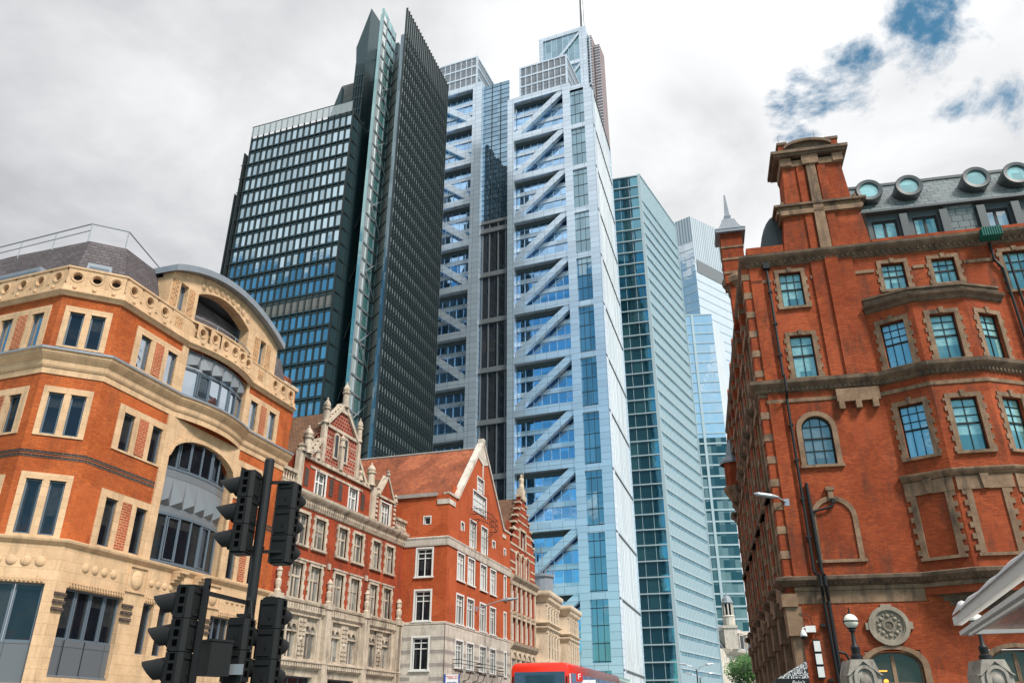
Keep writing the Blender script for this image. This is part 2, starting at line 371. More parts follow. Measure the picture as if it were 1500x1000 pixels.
# window datablocks: frame mesh with the surround, pane mesh; origin bottom centre on the wall face
WC={}
def wmesh(w,h,cols=2,rows=2,fr='white',gl='gl_dark',sur=0,sm='stoneL',set_=.1,bar=.035,fw=.05,sill=0,split=None,key=0,arch=0,lintel=0,out=.03,meet=0,quoin=0):
    k=(w,h,cols,rows,fr,gl,sur,sm,set_,bar,fw,sill,split,key,arch,lintel,out,meet,quoin)
    if k in WC: return WC[k]
    a=MB(); x=w/2
    az=0
    top=h
    if arch: top=h-arch
    # frame
    a.box(-x,-x+fw,set_,set_+.07,0,top,1); a.box(x-fw,x,set_,set_+.07,0,top,1); a.box(-x+fw,x-fw,set_,set_+.07,0,fw,1)
    if not arch: a.box(-x+fw,x-fw,set_,set_+.07,h-fw,h,1)
    for i in range(1,cols):
        c=-x+w*i/cols; a.box(c-bar/2,c+bar/2,set_+.01,set_+.06,fw,h-fw-(.03 if arch else 0),1)
    zs=[h*i/rows for i in range(1,rows)] if split is None else [h*q for q in split]
    for z in zs: a.box(-x+fw,x-fw,set_+.005,set_+.065,z-bar/2,z+bar/2,1)
    if meet: a.box(-x+fw,x-fw,set_-.01,set_+.08,h*meet-.035,h*meet+.035,1)
    if sur:
        e=-out
        a.box(-x-sur,-x,e,.02,0,top,0); a.box(x,x+sur,e,.02,0,top,0)
        if not arch: a.box(-x-sur,x+sur,e-.005,.02,h,h+(lintel or sur),0)
        if quoin:
            q=0;i=0
            while q<top-.1:
                if i%2==0: a.box(-x-sur-quoin,-x-sur,e+.004,.02,q,min(q+.22,top),0); a.box(x+sur,x+sur+quoin,e+.004,.02,q,min(q+.22,top),0)
                q+=.22;i+=1
    if arch:   # semi-elliptical head: surround ring and masonry corners
        n=12; ry=arch/x
        if sur: a.arc(0,top,x,x+sur,0,180,-out,.02,0,n,ry=(arch+sur)/(x+sur))
        for sgn in (-1,1):
            for i in range(n//2):
                t0=math.pi/2*i/(n//2);t1=math.pi/2*(i+1)/(n//2)
                p=(sgn*x*math.cos(t0),top+arch*math.sin(t0));q=(sgn*x*math.cos(t1),top+arch*math.sin(t1))
                poly=[p,(sgn*x,p[1]),(sgn*x,q[1]),q] if True else 0
                pl=poly if sgn<0 else poly[::-1]
                a.prism(pl,-.005,set_+.2,0)
            # frame ring
        a.arc(0,top,x-fw,x,0,180,set_,set_+.07,1,n,ry=arch/x)
    if key: a.prism([(-.07,h+.01),(.07,h+.01),(.11,h+key),(-.11,h+key)],-out-.05,.01,0)
    if sill: a.box(-x-sur-.05,x+sur+.05,-out-.07,.12,-sill,0,0)
    me=a.mesh('window',[sm if sm else fr,fr])
    g=MB(); yy=set_+.045
    g.face([(-x+.01,yy,.01),(x-.01,yy,.01),(x-.01,yy,h-.01),(-x+.01,yy,h-.01)])
    gm=g.mesh('pane',[gl]); WC[k]=(me,gm); return WC[k]
def window(root,o,az,x,z,w,h,y=0,**k):
    me,gm=wmesh(round(w,3),round(h,3),**k)
    mb=MB(o,az); P=mb.W((x,y,z))
    f=inst('window',me,root,P,az)
    g=bpy.data.objects.new('pane',gm); C.objects.link(g); g.parent=f
    return f
def off(o,az,x,y=0):
    p=MB(o,az).W((x,y,0)); return (p[0],p[1])
# ================================================================ ground
mb=MB(); mb.face([(-600,-300,0),(700,-300,0),(700,900,0),(-600,900,0)]); struct(mb.build('ground','pave'))
mb=MB((0,0),17.5); mb.face([(-60,6.5,.004),(-60,-8.5,.004),(420,-8.5,.004),(420,6.5,.004)][::-1]); struct(mb.build('road','soil'))
mb=MB((0,0),17.5)
for i in range(30):
    mb.box(-40+i*9,-36+i*9,-1.08,-.95,.006,.009)
struct(mb.build('road_marking','paint'))
mb=MB((0,0),17.5); mb.box(-60,300,6.5,6.8,0,.13); mb.box(-60,300,-8.8,-8.5,0,.13); struct(mb.build('kerb','gran'))
# ================================================================ LEFT corner building
A=(-14.275,26.0); Bc=(-16.003,25.19)
Lb=thing('corner_building',(Bc[0],Bc[1],0),'orange brick and buff stone corner building with round parapet holes and curved gable','building')
FL=[(A,17.5,0,11.65),(Bc,64.9,0,1.91),(Bc,110,-13,0)]     # street face, chamfer, side face
sys_ops={}
def pairs_L():
    o1=[]
    for cx in (2.235,9.3):
        for z,h in ((13.6,1.3),(10.45,1.35),(7.12,1.6)):
            for d in (-.73,.75): o1.append((cx+d-.26,cx+d+.26,z,z+h))
    return o1
ops1=pairs_L()
bay=(3.8,7.85)
opsW=ops1+[(bay[0],bay[1],7.05,12.0),(bay[0],bay[1],13.45,15.5)]
wl=MB(*FL[0][:2]); wl.wall(0,11.65,7.0,15.6,0,opsW,.36,0,1)
wl.fr(*FL[1][:2]); 
opsC=[(.955+d-.23,.955+d+.23,z,z+h) for z,h in ((13.6,1.3),(10.4,1.45),(7.12,1.75)) for d in (-.34,.34)]
wl.wall(0,1.91,7.0,15.6,0,opsC,.22,0,1)
wl.fr(*FL[2][:2])
ops3=[]
for cx in (-1.63,-5.2,-8.8,-12):
    for z,h in ((13.6,1.3),(10.45,1.35),(7.12,1.6)):
        for d in (-.73,.75): ops3.append((cx+d-.26,cx+d+.26,z,z+h))
wl.wall(-13,0,7.0,15.6,0,ops3,.22,0,1)
wl.build('wall',['brickL','stoneL'],Lb)
# far end and rear walls
mb=MB(*FL[0][:2]); mb.box(11.4,11.65,.02,9,0,16.6); mb.build('end_wall','brickL',Lb)
# windows
for cx in (2.235,9.3):
    for z,h in ((13.6,1.3),(10.45,1.35),(7.12,1.6)):
        for d in (-.73,.75): window(Lb,A,17.5,cx+d,z,.52,h,cols=1,rows=1,fr='greyf',sm='greyf',gl='gl_sky' if z>13 else 'gl_dark',fw=.045,set_=.06)
for z,h in ((13.6,1.3),(10.4,1.45),(7.12,1.75)):
    for d in (-.34,.34): window(Lb,Bc,64.9,.955+d,z,.46,h,cols=1,rows=1,fr='greyf',sm='greyf',gl='gl_dark',fw=.055,set_=.06)
for cx in (-1.63,-5.2):
    for z,h in ((13.6,1.3),(10.45,1.35),(7.12,1.6)):
        for d in (-.73,.75): window(Lb,Bc,110,cx+d,z,.52,h,cols=1,rows=1,fr='greyf',sm='greyf',gl='gl_sky' if z>13 else 'gl_dark',fw=.045,set_=.06)
# stone window groups (surround slabs 3 cm proud, pierced) and chequer panels
def chq(o,az,a,b,y0,y1,c,d,m='check'):
    q=MB(o,az); q.box(a,b,y0,y1,c,d); q.build('chequer_panel',m,Lb)
def pairsur(o,az,cx,z,h,w=.52,d=(-.73,.75),half=1.27,up=.26,dn=.1):
    st=MB(o,az); ops=[(cx+q-w/2,cx+q+w/2,z,z+h) for q in d]
    st.wall(cx-half,cx+half,z-dn,z+h+up,-.035,ops,.10)
    x0,x1,z0,z1=cx-half,cx+half,z-dn,z+h+up
    for a in ((x0,x0),(x1,x1)): st.face([(a[0],-.035,z0),(a[0],-.035,z1),(a[0],.01,z1),(a[0],.01,z0)])
    st.face([(x0,-.035,z1),(x1,-.035,z1),(x1,.01,z1),(x0,.01,z1)])
    # chamfered reveal head
    for q in ops: st.box(q[0]-.03,q[1]+.03,-.06,-.03,q[3],q[3]+.05)
    st.build('window_surround','stoneL',Lb)
for cx in (2.235,9.3):
    for z,h in ((13.6,1.3),(10.45,1.35),(7.12,1.6)):
        pairsur(A,17.5,cx,z,h,dn=.07)
        chq(A,17.5,cx-.22,cx+.24,-.05,-.03,z+.02,z+h+.03)
for z,h in ((13.6,1.3),(10.4,1.45),(7.12,1.75)): pairsur(Bc,64.9,.955,z,h,.46,(-.34,.34),.76,.22,.07)
for cx in (-1.63,-5.2,-8.8):
    for z,h in ((13.6,1.3),(10.45,1.35),(7.12,1.6)):
        pairsur(Bc,110,cx,z,h,dn=.07); chq(Bc,110,cx-.22,cx+.24,-.05,-.03,z+.02,z+h+.03)
# dark brick courses
mb=MB(*FL[0][:2])
for z in (9.58,9.72):
    mb.fr(A,17.5); mb.box(-.0,bay[0]-.42,-.012,.01,z,z+.1); mb.box(bay[1]+.1,11.65,-.012,.01,z,z+.1)
    mb.fr(Bc,64.9); mb.box(0,1.91,-.012,.01,z,z+.1); mb.fr(Bc,110); mb.box(-13,0,-.012,.01,z,z+.1)
mb.build('dark_brick_course','brickB',Lb)
# path round the corner in the street frame's own local coordinates
def toL(o,az,x,y=0):
    p=MB(o,az).W((x,y,0)); q=MB(A,17.5); dx,dy=p[0]-A[0],p[1]-A[1]; tx,ty=q.t
    return (dx*tx+dy*ty, -dx*ty+dy*tx)
pB=toL(*FL[1][:2],0); pE=toL(Bc,110,-13)
def bulge(x0,x1,s,n=10): return [(x0+(x1-x0)*i/n, -s*(1-(2*i/n-1)**2)) for i in range(n+1)]
path=[pE,pB,(0,0)]+bulge(3.65,8.0,.42)+[(11.68,0)]
pathS=[pE,pB,(0,0),(11.68,0)]
mb=MB(A,17.5)
mb.sweep(path,[(0,12.72),(.06,12.72),(.1,12.8),(.12,12.95),(.25,13.12),(.3,13.2),(.3,13.28),(.34,13.3),(.34,13.36),(.0,13.42)])
mb.sweep(pathS,[(0,6.82),(.07,6.84),(.16,6.93),(.18,6.99),(.18,7.03),(0,7.06)])
mb.sweep(path,[(0,15.5),(.08,15.5),(.16,15.62),(.2,15.64),(.2,15.7),(.12,15.74),(.1,15.95),(0,15.95)])
mb.sweep(path,[(0,12.5),(.035,12.5),(.035,12.72),(0,12.72)])
mb.build('cornice','stoneL',Lb)
# lead capping of cornice, bird spikes line
mb=MB(A,17.5); mb.sweep(path,[(.345,13.3),(.36,13.3),(.36,13.375),(0,13.44),(0,13.425),(.345,13.365)]); mb.build('cornice_flashing','lead',Lb)
# parapet with round holes: wall built as ring quads around each hole
pp=MB(A,17.5); PT=16.62; PBt=15.95
def parapet(o,az,x0,x1,n,yfun=None):
    pp.fr(o,az); w_=(x1-x0)/n; zc=(PT+PBt)/2+.02; r=.15
    for i in range(n):
        cx=x0+w_*(i+.5); k=16; y=yfun(cx)-.03 if yfun else -.03
        for j in range(k):
            t0=2*math.pi*j/k;t1=2*math.pi*(j+1)/k
            def sq(t):
                c,s_=math.cos(t),math.sin(t); q=1/max(abs(c)/(w_/2),abs(s_)/((PT-PBt)/2+.0)); return (cx+c*q,zc+s_*min(q,1e9))
            def sqc(t):
                x,z=sq(t); return (min(max(x,cx-w_/2),cx+w_/2),min(max(z,PBt),PT))
            a,b=(cx+r*math.cos(t0),zc+r*math.sin(t0)),(cx+r*math.cos(t1),zc+r*math.sin(t1))
            c_,d_=sqc(t1),sqc(t0)
            pp.face([(a[0],y,a[1]),(d_[0],y,d_[1]),(c_[0],y,c_[1]),(b[0],y,b[1])])
            pp.face([(a[0],y,a[1]),(b[0],y,b[1]),(b[0],y+.2,b[1]),(a[0],y+.2,a[1])])
            pp.face([(a[0],y+.2,a[1]),(b[0],y+.2,b[1]),(c_[0],y+.2,c_[1]),(d_[0],y+.2,d_[1])])
        pp.arc(cx,zc,r+.03,r+.075,0,360,y-.025,y-.001,0,16)
        pp.box(cx-w_/2-.012,cx-w_/2+.012,y-.012,y-.001,PBt+.06,PT-.05)
        pp.stud(cx,15.83,.075,y-.1,.05,0,10)
parapet(A,17.5,0,2.55,3); parapet(A,17.5,9.6,11.65,3); parapet(Bc,64.9,0,1.91,3,None); parapet(Bc,110,-11.9,0,14)
bz=lambda x:-.42*(1-(2*(x-3.65)/4.35-1)**2)
parapet(A,17.5,3.9,7.75,6,bz)
pp.fr(A,17.5); 
pp.box(2.55,3.9,-.05,.2,PBt,PT-.02); pp.box(7.75,9.6,-.05,.2,PBt,PT-.02)
pp.sweep(path,[(-.2,PT),(.06,PT),(.07,PT+.03),(.07,PT+.08),(-.2,PT+.1)])
pp.build('parapet','stoneL',Lb)
# curved gable storey with balcony
def gz(x): return 18.15+1.0*(1-((x-6.0)/3.85)**2)
g=MB(A,17.5); X=[2.2+i*(9.8-2.2)/38 for i in range(39)]
def oz(x): return 18.0+.55*(1-((x-5.65)/1.8)**2) if 3.85<x<7.45 else None
gx=sorted(set([2.2,2.75,3.22,3.85,7.45,8.45,8.88,9.8]+X)); 
for a,b in zip(gx,gx[1:]):
    mid=(a+b)/2
    if 3.85<mid<7.45:
        za,zb=18.0+.55*(1-((a-5.65)/1.8)**2),18.0+.55*(1-((b-5.65)/1.8)**2)
        g.prism([(a,za),(b,zb),(b,gz(b)),(a,gz(a))],.02,.5)
    elif 2.75<mid<3.22 or 8.45<mid<8.88:
        g.prism([(a,17.98),(b,17.98),(b,gz(b)),(a,gz(a))],.02,.5)
    else: g.prism([(a,16.6),(b,16.6),(b,gz(b)),(a,gz(a))],.02,.5)
for i in range(9):
    x=4.05+i*.4; g.stud(x,18.33+.5*(1-((x-5.65)/1.95)**2),.13,.02,.05,0,12); g.arc(x,18.33+.5*(1-((x-5.65)/1.95)**2),.14,.17,0,360,-.01,.019,0,12)
g.box(2.2,2.45,.5,2.6,16.5,18.0)
g.build('gable','stoneL',Lb)
g=MB(A,17.5); g.box(2.25,2.45,.9,3.6,16.0,17.98); g.box(2.4,9.6,1.3,1.5,16,16.7); g.build('gable_side_wall','brickL',Lb)
for x in (2.3,3.3,8.0,8.95): chq(A,17.5,x,x+.32,-.012,.03,16.75,17.95,'check2')
for x in (2.75,8.5): chq(A,17.5,x,x+.38,-.07,-.04,15.98,16.45,'check2')
for cx in (2.985,8.665): window(Lb,A,17.5,cx,16.7,.46,1.28,y=.02,cols=1,rows=1,fr='greyf',sm='greyf',gl='gl_sky',set_=.2)
# recess behind the balcony
mb=MB(A,17.5); mb.box(3.7,7.6,1.5,1.6,16.5,18.7,0); mb.box(3.7,3.85,.5,1.5,16.5,18.7,0); mb.box(7.45,7.6,.5,1.5,16.5,18.7,0); mb.box(3.7,7.6,.3,1.6,18.55,18.7,0); mb.build('loggia','greyf',Lb)
for i in range(5): window(Lb,A,17.5,4.25+i*.7,16.7,.64,1.5,y=1.36,cols=1,rows=2,split=(.7,),fr='greyf',sm='greyf',gl='gl_sky' if i%2 else 'gl_dark',set_=.02)
mb=MB(A,17.5); pts=[(x,bz(x)+.1,16.98) for x in [3.8+i*.4 for i in range(11)]]; mb.path(pts,.025)
for p in pts[::3]: mb.tube((p[0],p[1],16.6),p,.018)
mb.build('balcony_rail','steel',Lb,smooth_=True)
# lead barrel roof
mb=MB(A,17.5)
xs=[2.05+i*(9.95-2.05)/24 for i in range(25)]
for a,b in zip(xs,xs[1:]):
    za,zb=gz(a)+.0,gz(b)+.0
    mb.prism([(a,za+.02),(b,zb+.02),(b,zb+.30),(a,za+.30)],-.28,5)
mb.build('barrel_roof','lead',Lb)
# mansard
mb=MB(A,17.5)
inner=[toL(Bc,110,-13,.85),toL(Bc,64.9,.3,.8),toL(Bc,64.9,1.6,.8),(2.3,.85),(11.4,.85)]
outer=[toL(Bc,110,-13,.25),toL(Bc,64.9,.1,.25),toL(Bc,64.9,1.81,.25),(2.3,.25),(11.4,.25)]
inner=[(x,y) for x,y in inner]
def band(mb,o_,z0,i_,z1,m=0):
    u=0
    for k in range(len(o_)-1):
        a,b,c,d=o_[k],o_[k+1],i_[k+1],i_[k]; L=math.hypot(b[0]-a[0],b[1]-a[1]); hh=math.hypot(z1-z0,1.1)
        mb.face([(a[0],a[1],z0),(b[0],b[1],z0),(c[0],c[1],z1),(d[0],d[1],z1)],m,[(u,0),(u+L,0),(u+L,hh),(u,hh)]); u+=L
band(mb,outer,16.3,inner,18.3); band(mb,inner,18.3,[(x*.9+.3,6) for x,y in inner],18.6)
mb.build('mansard_roof','slate',Lb)
mb=MB(Bc,110)
for x0,x1 in ((-5.2,-1.6),(-10,-6.4)):
    mb.prism([(x0,16.4),(x1,16.4),(x1-.2,17.15),(x0+.2,17.15)],.2,.9,0)
mb.fr(Bc,64.9); mb.prism([(.45,16.5),(1.35,16.5),(1.3,17.1),(.5,17.1)],.25,.8,0)
mb.build('roof_vent',['lead'],Lb)
mb=MB(Bc,110); mb.box(-4.9,-1.9,.15,.2,16.7,16.98); mb.build('dormer_glazing','greyf',Lb); mb=MB(Bc,64.9); mb.box(.58,1.22,.2,.25,16.7,16.95); mb.build('dormer_glazing',['greyf'],Lb)
mb=MB(A,17.5)
top=[(x,y+.1,19.1) for x,y in inner[:3]]+[(inner[3][0]+.3,inner[3][1]+.1,18.55)]
mb.path(top,.028); mb.path([(x,y,18.8) for x,y,z in top[:2]],.02)
for a,b in zip(top,top[1:]):
    n=max(1,int(math.dist(a,b)/1.6))
    for i in range(n): 
        q=[a[k]+(b[k]-a[k])*i/n for k in range(3)]; mb.tube((q[0],q[1],18.3),tuple(q),.02)
mb.build('roof_railing','steel',Lb,smooth_=True)
# grey metal bays : upper curved bay window, tall arched bay
def bayglass(z0,z1,sag,nseg,name,glz,inset=.0,top=None):
    pts=[(bay[0]+.1+(bay[1]-bay[0]-.2)*i/nseg,.12-inset-sag*(1-(2*i/nseg-1)**2)) for i in range(nseg+1)]
    fr=MB(A,17.5); T_=lambda x:(min(z1,top(x)) if top else z1)
    for p in pts: fr.tube((p[0],p[1],z0),(p[0],p[1],T_(p[0])),.045,n=6)
    for z in (z0+.05,) if top else (z0+.05,z1-.05): fr.sweep(pts,[(-.04,z-.05),(.05,z-.05),(.05,z+.05),(-.04,z+.05)])
    f=fr.build('window',['greyf'],Lb)
    gl=MB(A,17.5)
    for a,b in zip(pts,pts[1:]): gl.face([(a[0],a[1]+.02,z0),(b[0],b[1]+.02,z0),(b[0],b[1]+.02,T_(b[0])),(a[0],a[1]+.02,T_(a[0]))])
    g=gl.build('pane',[glz],Lb); b=base_of(Lb); g.parent=f; g.location=(0,0,0)
    # opening light frames
    fr2=MB(A,17.5)
    for i in (1,4):
        a,b=pts[i],pts[i+1]
        for t in (.12,.88):
            x=a[0]+(b[0]-a[0])*t;y=a[1]+(b[1]-a[1])*t-.03; fr2.tube((x,y,z0+.14),(x,y,z1-.14),.028,n=6)
        for z in (z0+.15,z1-.15): fr2.tube((a[0]+(b[0]-a[0])*.12,a[1]-.03,z),(a[0]+(b[0]-a[0])*.88,b[1]-.03,z),.028,n=6)
    q=fr2.build('opening_light',['greyf'],Lb); q.parent=f
    return pts
bayglass(13.5,14.75,.38,6,'upper','gl_sky')
bayglass(7.1,8.95,.28,6,'low','gl_dark',-.2); bayglass(10.6,11.98,.28,6,'mid','gl_dark',-.2,lambda x:11.0+.93*math.sqrt(max(0,1-((x-5.825)/2.0)**2)))
# folded metal panels
def folded(z0,z1,sag,apex,name,ins=0):
    n=6; pts=[(bay[0]+.1+(bay[1]-bay[0]-.2)*i/n,.10+ins-sag*(1-(2*i/n-1)**2)) for i in range(n+1)]
    mb=MB(A,17.5)
    for a,b in zip(pts,pts[1:]):
        cx,cy=(a[0]+b[0])/2,(a[1]+b[1])/2; H=z1-z0; p=(cx,cy-.24,z0+H*apex)
        q=[(a[0],a[1],z0),(b[0],b[1],z0),(b[0],b[1],z1),(a[0],a[1],z1)]
        for i in range(4): mb.face([q[i],q[(i+1)%4],p])
    return mb.build('folded_panel','panelF',Lb)
M['panelF']=plain('grey folded metal',(.16,.17,.185),.45,.2,var=.05)
folded(14.8,15.5,.38,.12,''); 
mb=MB(A,17.5); pts=[(bay[0]+.1+(bay[1]-bay[0]-.2)*i/6,.34-.28*(1-(2*i/6-1)**2)) for i in range(7)]
mb.sweep(pts,[(-.05,8.95),(.05,8.95),(.05,9.2),(-.05,9.2)]); mb.build('bay_band','panelF',Lb); mb=MB(A,17.5); mb.sweep(pts,[(-.05,10.3),(.05,10.3),(.05,10.6),(-.05,10.6)]); mb.build('bay_band','panelF',Lb)
folded(9.2,10.3,.28,.2,'',.2)
# stone arch over the tall bay, jambs
mb=MB(A,17.5)
def az_(x,top,spr,c=5.825,hw=2.025): return spr+(top-spr)*math.sqrt(max(0,1-((x-c)/hw)**2))
n=22
for i in range(n):
    a=3.8+4.05*i/n;b=3.8+4.05*(i+1)/n
    za,zb=az_(a,11.95,11.0),az_(b,11.95,11.0)
    mb.prism([(a,za),(b,zb),(b,12.5),(a,12.5)],-.06,.2)
mb.prism([(3.4,7.06),(3.8,7.06),(3.8,12.5),(3.4,12.5)],-.06,.1); mb.prism([(7.85,7.06),(8.0,7.06),(8.0,12.5),(7.85,12.5)],-.06,.1)
for i in range(n):
    a=3.8+4.05*i/n;b=3.8+4.05*(i+1)/n
    za,zb=az_(a,11.95,11.0),az_(b,11.95,11.0); mb.prism([(a,za-.02),(b,zb-.02),(b,zb+.14),(a,za+.14)],-.12,-.059)
for x0,x1 in ((3.45,3.8),(7.85,8.05)): mb.prism([(x0,13.42),(x1,13.42),(x1,15.5),(x0,15.5)],-.05,.1)
mb.build('bay_surround','stoneL',Lb)
# stone base: frieze, piers, ground floor openings
mb=MB(A,17.5)
gops=[(.42,2.95,3.0,5.62),(3.95,4.5,3.9,5.6),(4.8,5.35,3.9,5.6),(7.75,9.1,3.9,5.6),(9.5,10.9,.3,5.6)]
mb.wall(-.02,11.65,0,6.84,-.04,gops,.5)
mb.fr(Bc,64.9); mb.wall(-.02,1.93,5.68,6.84,-.04,(),.5); mb.wall(-.02,1.93,0,5.68,-.04,[(.02,1.62,2.8,5.66)],.5)
mb.fr(Bc,110); mb.wall(-13,.02,0,6.84,-.04,[(-3.2,-.3,2.8,5.66),(-7,-3.8,2.8,5.66)],.5)
mb.build('stone_base','stoneL',Lb)
mb=MB(A,17.5)
for x in (1.0,1.42,1.84,2.26): mb.stud(x,6.3,.15,-.045,.06)
for x in (4.15,4.5,4.85,5.2): mb.stud(x,6.28,.13,-.045,.055)
for x in (8.65,9.0,9.35,9.7): mb.stud(x,6.28,.13,-.045,.055)
for c in (3.4,7.7):
    mb.stud(c,6.28,.28,-.05,.09,n=20,ry=1.15)
    for q in ((c-.48,c-.42,5.85,6.75),(c+.42,c+.48,5.85,6.75),(c-.42,c+.42,5.85,5.91),(c-.42,c+.42,6.69,6.75)): mb.box(q[0],q[1],-.09,-.04,q[2],q[3])
for a,b in ((.5,2.9),(4.0,7.2),(8.2,11.3)):
    x=a
    while x<b: mb.box(x,x+.06,-.09,-.04,5.66,5.76); x+=.12
    mb.box(a,b,-.08,-.04,5.76,5.8)
mb.fr(Bc,64.9)
for x in (.15,.55,.95,1.35): mb.stud(x,6.3,.16,-.045,.06)
x=.05
while x<1.5: mb.box(x,x+.06,-.09,-.04,5.7,5.8); x+=.12
mb.fr(A,17.5)
for c in (5.1,6.35):
    for i in range(4): mb.box(c,c+.42,-.5+i*.1,-.04,6.78-i*.11,6.85-i*.11+.03)
mb.build('carved_ornament','stoneL',Lb,smooth_=True)
mb=MB(A,17.5)
for x0,x1 in ((.0,.42),(2.95,3.4),(7.3,7.75)):
    for z in (5.32,5.1,4.88): mb.box(x0-.02,x1+.02,-.10,-.03,z,z+.11)
mb.build('pier_band','brickB',Lb)
mb=MB(A,17.5); mb.box(.42,2.95,.12,.22,0,4.1); 
for x in (.95,1.8): mb.box(x-.01,x+.01,.1,.12,3,4.1,1)
mb.tube((.42,.1,3.02),(2.95,.1,3.02),.06,n=8); mb.fr(Bc,64.9); mb.box(.02,1.62,.12,.2,0,3.95); mb.fr(Bc,110); mb.box(-7,0-.3,.12,.2,0,3.95)
mb.build('metal_panel',['panelL','black'],Lb)
for x in (.74,1.37,2.0,2.63): window(Lb,A,17.5,x,4.1,.61,1.52,cols=1,rows=1,fr='greyf',sm='greyf',gl='gl_dark',set_=.14,fw=.06)
for x in (4.225,5.075): window(Lb,A,17.5,x,3.9,.55,1.7,cols=1,rows=1,fr='greyf',sm='greyf',gl='gl_dark',set_=.14)
for x in (8.0,8.42,8.85): window(Lb,A,17.5,x,3.9,.44,1.7,cols=1,rows=1,fr='greyf',sm='greyf',gl='gl_dark',set_=.14)
for x in (9.85,10.55): window(Lb,A,17.5,x,2.5,.68,3.1,cols=1,rows=1,fr='greyf',sm='greyf',gl='gl_dark',set_=.14)
for x in (.42,1.22): window(Lb,Bc,64.9,x,3.95,.78,1.7,cols=1,rows=1,fr='greyf',sm='greyf',gl='gl_dark',set_=.14,fw=.06)
for x in (-.8,-1.7,-2.6,-4.4,-5.4,-6.4): window(Lb,Bc,110,x,3.95,.9,1.7,cols=1,rows=1,fr='greyf',sm='greyf',gl='gl_dark',set_=.14,fw=.06)
# ================================================================ ORNATE building
Oo=(-10.772,37.111); OA=20.5; OW=12.45
Ob=thing('ornate_building',(Oo[0],Oo[1],0),'dark red brick building with carved grey stone dressings, tall pinnacled gable and gothic windows','building')
WX=[(1.3,2.45),(2.85,4.0),(5.0,6.1),(6.55,7.7),(8.55,9.6),(10.1,11.2)]
ops=[(a,b,7.03,8.72) for a,b in WX]+[(a,b,9.5,11.05) for a,b in WX]
mb=MB(Oo,OA); mb.wall(-.2,OW,6.95,11.3,0,ops,.3)
mb.box(0,12,8,8.2,0,12,0); mb.build('wall','brickO',Ob)
for a,b in WX:
    for z,h in ((7.03,1.69),(9.5,1.55)):
        window(Ob,Oo,OA,(a+b)/2,z,round(b-a-.24,2),h-.08,cols=2,rows=2,split=(.62,),fr='stoneO',sm='stoneO',gl='gl_curt',sur=.13,out=.05,fw=.06,bar=.09,set_=.1,quoin=.08,sill=.1,lintel=.14)
G=[(1.4,4.0),(5.15,7.75),(8.8,11.25)]
st=MB(Oo,OA); gops=[]
for a,b in G:
    m_=(a+b)/2
    gops+=[(a+.08,m_-.32,4.45,6.3),(m_+.32,b-.08,4.45,6.3)]
st.wall(-.2,OW,0,6.95,-.05,gops+[(a+.1,b-.1,.3,3.7) for a,b in G],.3)
P=[(-.2,0),(OW,0)]
st.sweep(P,[(.05,6.35),(.12,6.4),(.2,6.5),(.2,6.6),(.12,6.62),(.12,6.8),(.22,6.85),(.25,6.95),(0,7.02)])
st.sweep(P,[(.05,4.0),(.15,4.05),(.18,4.2),(.3,4.3),(.3,4.36),(0,4.42)])
st.sweep(P,[(0,11.25),(.08,11.3),(.1,11.4),(.12,11.6),(.28,11.75),(.34,11.85),(.36,11.98),(0,12.05)])
x=-.1
while x<OW-.1:
    st.box(x,x+.11,-.22,-.04,6.52,6.78); st.box(x,x+.07,-.2,-.05,11.45,11.58); st.box(x,x+.12,-.26,-.04,4.1,4.24); x+=.2
for x in (.35,4.55,8.25,11.85,1.95+10):   # buttress shafts between bays with urn finials
    st.box(x-.22,x+.22,-.28,-.04,0,6.9); st.box(x-.27,x+.27,-.34,-.04,6.8,7.05)
    st.lathe((x,-.14,0),[(.0,7.05),(.16,7.05),(.18,7.15),(.1,7.22),(.15,7.4),(.15,7.6),(.08,7.68),(.12,7.8),(.12,8.0),(.16,8.03),(.1,8.12),(.07,8.2),(0,8.25)],10)
for x in (4.5,8.2): st.box(x-.13,x+.13,-.06,.02,8.72,9.0)
for a,b in WX: st.box(a-.14,b+.14,-.09,.0,8.78,8.86); st.box(a-.1,b+.1,-.05,.02,9.38,9.48)
for a,b in G:   # moulded frames, tracery centre panels
    m_=(a+b)/2
    st.box(a-.1,b+.1,-.13,-.04,6.3,6.38); st.box(a-.1,a+.02,-.12,-.04,4.42,6.3); st.box(b-.02,b+.1,-.12,-.04,4.42,6.3)
    for z in (4.6,4.8,5.0,5.45,5.65,5.85,6.05): st.box(m_-.24,m_-.03,-.1,-.04,z,z+.14); st.box(m_+.03,m_+.24,-.1,-.04,z,z+.14)
    st.stud(m_,5.3,.12,-.05,.08)
    for c in (a+.08,m_+.32):
        ww=(m_-.32)-(a+.08)
        for q in (0,.5): 
            cx=c+ww*(q+.25); st.arc(cx,5.75,ww*.2,ww*.26,0,180,.02,.12,0,8)
            st.prism([(cx-ww*.25,5.78),(cx-ww*.2,5.78),(cx-ww*.02,6.02),(cx+ww*.02,6.02),(cx+ww*.2,5.78),(cx+ww*.25,5.78),(cx+ww*.25,6.3),(cx-ww*.25,6.3)],.03,.1)
        st.box(c,c+ww,0,.14,5.58,5.64)
